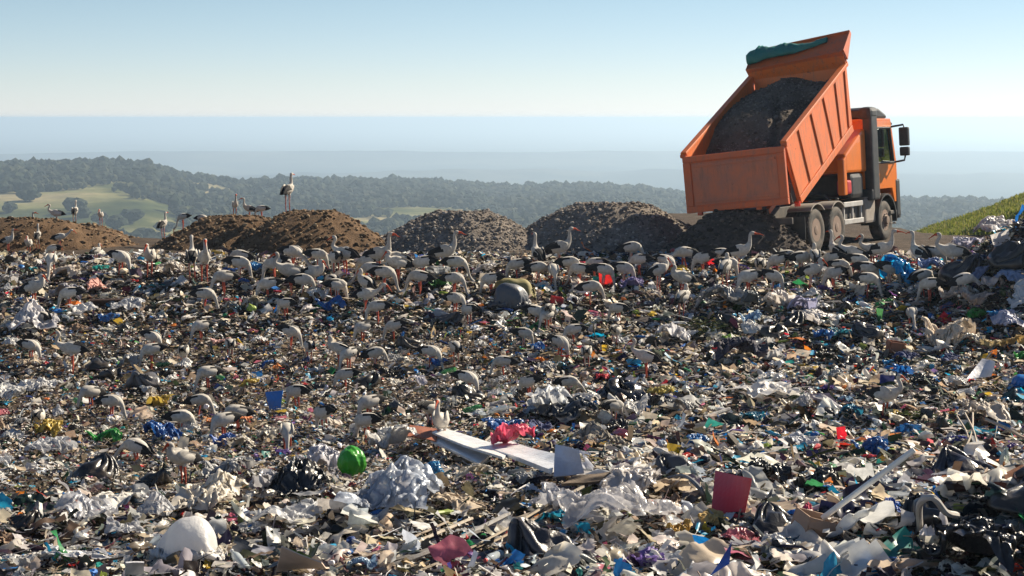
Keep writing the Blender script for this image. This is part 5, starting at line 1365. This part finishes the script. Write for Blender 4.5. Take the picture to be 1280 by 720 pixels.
item_bag('plastic_sack', 'sack', 'olive green sack lying flat in the middle', 640, 367, 52, 19, mat('olive_sack', (.24, .20, .07), .75, .4, (.12, .10, .05), 4), 0, .16, dk=.6, yaw=0)
item_bag('plastic_sack', 'sack', 'dark blue grey sack under the olive sack', 636, 383, 54, 18, pl((.06, .075, .10), .5, .05), 0, .2, dk=.5, yaw=0)
item_bag('cloth_bundle', 'cloth', 'purple cloth bundle near the gravel heaps', 790, 361, 32, 15, pl((.20, .17, .36), .85, .1), 0, .4)
item_carton('carton', 'small bright red carton in the middle', 695, 381, 18, 12, pl((.60, .02, .03), .5, .1), .3, .2, 'carton', None, False)
item_bag('plastic_bag', 'plastic bag', 'green net bag behind the olive sack', 553, 359, 27, 12, pl((.03, .22, .04), .5, .2), 0, .45)
item_plants('garden_waste', 'yellow green cuttings right below the olive sack', 744, 408, 46, 15, [(.10, .11, .025), (.15, .14, .05), (.06, .075, .02)], 200, .06)
item_bag('plastic_bag', 'plastic bag', 'bright blue bag with red cloth on it in mid field', 546, 456, 26, 22, pl((.02, .15, .50), .35, .25), 0, .4)
item_sheet('cloth_rag', 'rag', 'red cloth lying over the mid field blue bag', 541, 444, 18, 8, pl((.60, .06, .03), .7, .1), .12, .06)
item_bag('plastic_bag', 'plastic bag', 'white film fold right of the curved neck stork', 840, 424, 46, 20, pl((.76, .76, .79), .4, .4), 0, .4)
item_bag('plastic_bag', 'plastic bag', 'small white bag with red tip in mid field', 522, 480, 22, 14, pl((.76, .74, .80), .4, .35), 0, .36)
item_panel('carton', 'carton', 'folded bright blue carton standing open at left middle', [(336, 512, .02), (350, 512, .02), (354, 488, .30), (332, 490, .30)], pl((.02, .19, .60), .4, .15))
item_bag('plastic_bag', 'plastic bag', 'royal blue bag beside the orange rag', 334, 458, 18, 14, pl((.015, .14, .46), .4, .2), 0, .35)
item_sheet('cloth_rag', 'rag', 'orange rag beside the royal blue bag', 345, 467, 16, 11, pl((.80, .25, .03), .7, .2), .12, .06)
item_sheet('cloth_rag', 'rag', 'long orange scrap in the left middle', 266, 536, 28, 10, pl((.72, .28, .08), .7, .2), .12, .05)
item_sheet('cloth_rag', 'rag', 'shorter orange scrap right of the long one', 308, 532, 18, 10, pl((.72, .24, .08), .7, .2), .12, .06)
item_bag('plastic_bag', 'plastic bag', 'deep blue bag below the orange scraps', 279, 556, 28, 15, pl((.015, .10, .40), .4, .2), 0, .38)
item_bag('plastic_bag', 'plastic bag', 'cream bag right of the deep blue bag', 302, 562, 36, 18, pl((.62, .57, .49), .45, .3), 0, .4)
item_sheet('cloth_rag', 'rag', 'pale pink scrap in the left middle', 278, 435, 36, 12, pl((.72, .45, .40), .6, .2), .10, .06)
item_sheet('cloth_rag', 'rag', 'coral scrap right of the pale pink scrap', 390, 444, 18, 8, pl((.72, .22, .14), .6, .2), .10, .05)
item_bag('plastic_sack', 'sack', 'grey sack with pink end near the left heap', 86, 367, 44, 34, pl((.30, .29, .32), .55, .1), 0, .3)
item_sheet('cloth_rag', 'rag', 'salmon pink cloth fold at the end of the grey sack', 122, 366, 34, 18, pl((.62, .30, .25), .8, .15), .12, .10)
item_panel('wooden_board', 'board', 'dark brown board edge below the salmon cloth', [(110, 383, .02), (166, 382, .02), (168, 372, .20), (112, 374, .22)], mat('dark_board', (.11, .06, .045), .85, .4), .03)
item_sheet('plastic_sheet', 'plastic sheet', 'pale film bag with standing folds at the left edge', 44, 415, 70, 48, pl((.66, .65, .68), .4, .4), .15, .30)
item_bag('plastic_bag', 'plastic bag', 'white bag cut by the left edge below the left heap', 8, 352, 28, 22, pl((.68, .66, .66), .4, .35), 0, .4)
item_bag('plastic_bag', 'plastic bag', 'cream bag on the rim of the dump at left', 78, 344, 48, 14, pl((.66, .58, .50), .45, .35), 0, .4)
item_bag('plastic_bag', 'plastic bag', 'big cream bag on the rim beside the black backed stork', 214, 338, 34, 24, pl((.66, .60, .53), .45, .35), 0, .34)
item_bag('plastic_bag', 'plastic bag', 'turquoise bag on the rim below the left heap', 42, 338, 12, 12, pl((.01, .42, .50), .35, .3), 0, .35)
item_bag('plastic_bag', 'plastic bag', 'sea green bag on the rim left of the cream bag', 124, 340, 20, 9, pl((.03, .42, .38), .35, .3), 0, .35)
item_bag('plastic_bag', 'plastic bag', 'small scarlet bag left of the big cream bag', 165, 356, 13, 8, pl((.62, .015, .02), .35, .25), 0, .3)
item_bag('plastic_bag', 'plastic bag', 'dark blue bag on the rim near the twin heap', 284, 345, 22, 11, pl((.015, .09, .36), .35, .25), 0, .35)
item_bag('plastic_bag', 'plastic bag', 'sky blue bag on the rim below the twin heap', 319, 340, 22, 9, pl((.02, .26, .60), .35, .3), 0, .35)
item_bag('plastic_bag', 'plastic bag', 'cream frayed bag in front of the twin heap', 316, 384, 34, 15, pl((.68, .61, .50), .5, .35), 0, .45)
item_bag('plastic_bag', 'plastic bag', 'clear grey film bag on the rim by the gravel heap', 548, 346, 34, 14, pl((.50, .52, .55), .3, .3, .2), 0, .42)
item_bag('plastic_bag', 'plastic bag', 'pale film bag on the rim in front of the gravel heap', 606, 340, 32, 20, pl((.62, .60, .60), .35, .35), 0, .42)
item_bag('plastic_bag', 'plastic bag', 'yellow bag strip on the rim below the tailgate', 848, 342, 26, 8, pl((.70, .52, .06), .5, .3), 0, .35)
item_bag('plastic_bag', 'plastic bag', 'blue bag right under the yellow strip', 843, 350, 24, 8, pl((.02, .20, .55), .35, .3), 0, .35)
item_bag('plastic_bag', 'plastic bag', 'teal bag with navy fold in front of spread sheet', 938, 528, 34, 12, pl((.01, .22, .36), .35, .25), 0, .4)
item_bag('plastic_bag', 'plastic bag', 'teal blue bag right in front of the spread sheet', 1066, 522, 34, 16, pl((.01, .24, .40), .35, .25), 0, .4)
item_bag('plastic_bag', 'plastic bag', 'bright blue crumpled bag right of the clear film', 866, 558, 38, 12, pl((.02, .20, .52), .35, .25), 0, .42)
item_bag('plastic_bag', 'plastic bag', 'small turquoise bag in the mid field', 617, 456, 13, 10, pl((.03, .40, .60), .35, .3), 0, .3)
item_panel('plastic_board', 'board', 'turquoise flat strip beneath the curved neck stork', [(784, 455, .04), (802, 454, .04), (802, 448, .12), (784, 449, .12)], pl((.01, .34, .55), .4, .1))

# --- further bags, rags, cartons and bottles lying between
r = np.random.default_rng(77)
KIND = [('plastic_bag', 'plastic bag', 'white plastic bag', WHT, 20), ('plastic_bag', 'plastic bag', 'cream plastic bag', CREAM, 18), ('plastic_bag', 'plastic bag', 'grey plastic bag', GRY, 12), ('refuse_sack', 'refuse sack', 'black sack', BLKC, 22), ('refuse_sack', 'refuse sack', 'dark grey sack', DKG, 10),
        ('plastic_bag', 'plastic bag', 'blue bag', (.015, .14, .46), 8), ('plastic_bag', 'plastic bag', 'light blue bag', SKYB, 6), ('cloth_rag', 'rag', 'brown rag', (.22, .14, .09), 9), ('cloth_rag', 'rag', 'tan rag', TAN, 8), ('plastic_sheet', 'plastic sheet', 'white film sheet', (.72, .71, .70), 14), ('plastic_sheet', 'plastic sheet', 'clear film sheet', (.56, .57, .60), 9),
        ('cardboard_box', 'cardboard box', 'brown carton', CARD, 3), ('plastic_bottle', 'bottle', 'clear plastic bottle', (.62, .68, .70), 7), ('plastic_bottle', 'bottle', 'green plastic bottle', (.05, .25, .08), 4), ('plastic_bag', 'plastic bag', 'green bag', GREEN, 4), ('plastic_bag', 'plastic bag', 'red bag', (.38, .03, .035), 3), ('plastic_bag', 'plastic bag', 'pink bag', (.66, .22, .27), 2), ('plastic_bag', 'plastic bag', 'yellow bag', YELL, 3), ('cloth_rag', 'rag', 'navy cloth', NAVY, 5), ('plastic_bag', 'plastic bag', 'purple bag', PURP, 3)]
kw = np.array([k[4] for k in KIND], float); kw /= kw.sum()
def bottle_obj(label, u, v, c):
    p, s = surf(u, v); mb = MB(); f = .32
    prof = [(.0, -.17), (.038, -.17), (.042, -.15), (.042, -.06), (.036, -.03), (.042, .0), (.042, .06), (.03, .10), (.015, .13), (.014, .15), (.0, .15)]
    mb.lathe([(max(a, .0005), b_) for a, b_ in prof], 14)
    o = mb.build('plastic_bottle', pl(c, .12, .25, .3, .15), None, smooth=True, loc=p + np.array([0, 0, .13]))
    cp_ = MB(); cp_.lathe([(.0005, .148), (.018, .148), (.018, .172), (.0005, .172)], 12); cp_.build('cap', pl([(.02, .12, .5), (.6, .03, .03), (.7, .7, .7)][int(u) % 3], .4, 0), o)
    o.rotation_euler = (random.uniform(0, 6), random.uniform(-.35, .35), random.uniform(0, 6.28)); MARK_ITEM(o, 'bottle', label, u, v, 'bottles lost in the rubbish')
cnt = 0; tries = 0
sx = np.array([q[0] for q in STORKS]); sy = np.array([q[1] for q in STORKS])
while cnt < 260 and tries < 6000:
    tries += 1
    v = 345 + 375 * r.random() ** .95; u = r.uniform(-10, 1290)
    near = sstep(480, 640, v)
    if r.random() > .30 + .42 * sstep(300, 1100, u) + .28 * near: continue
    if min(math.hypot(u - a, (v - b_) * 1.5) for a, b_ in ITEMS) < 22 + 26 * near: continue
    if np.min(np.hypot((sx - u), (sy + 8 - v) * 1.3)) < 26: continue
    name, cat, words, c, _ = KIND[r.choice(len(KIND), p=kw)]
    if u > 960 and v > 530 and r.random() < .45: name, cat, words, c, _ = KIND[3]
    p, s = surf(u, v)
    size = np.clip(.30 * r.lognormal(0, .38), .16, .62) * (1 + .12 * near); wpx = size * s; hpx = wpx * r.uniform(.35, .62)
    head = words
    if name in ('plastic_bag', 'refuse_sack'):
        lab = where(u, v, ['crumpled ', 'small '][size < .27] + head); item_bag(name, cat, lab, u, v, wpx, hpx, pl(tuple(np.round(np.clip(np.array(c) * r.choice([.85, 1.0]), 0, .8), 3)), .35, .3 if sum(c) > .3 else .0), r.integers(0, 2), .40, group=head + 's among the rubbish', sub=4)
    elif name == 'cloth_rag': item_sheet(name, cat, where(u, v, 'crumpled ' + head), u, v, wpx * 1.1, hpx * .8, pl(c, .85, .05), .13, .06, yaw=r.uniform(0, 3), group=head + 's among the rubbish', n=32)
    elif name == 'plastic_sheet': item_sheet(name, cat, where(u, v, 'wrinkled ' + head), u, v, wpx * 1.25, hpx, pl(c, .35, .35, .25 if 'clear' in head else 0), .15, .12, yaw=r.uniform(0, 3), group=head + 's among the rubbish', n=40)
    elif name == 'cardboard_box': item_carton(name, where(u, v, 'crushed ' + head), u, v, wpx, hpx, mat('card_%d' % (cnt % 3), tuple(np.array(CARD) * (.8 + .2 * (cnt % 3))), .9, .4, scale=4), r.uniform(0, 3), r.uniform(-.5, .5), group='cartons among the rubbish')
    else: bottle_obj(where(u, v, head), u, v, c)
    cnt += 1
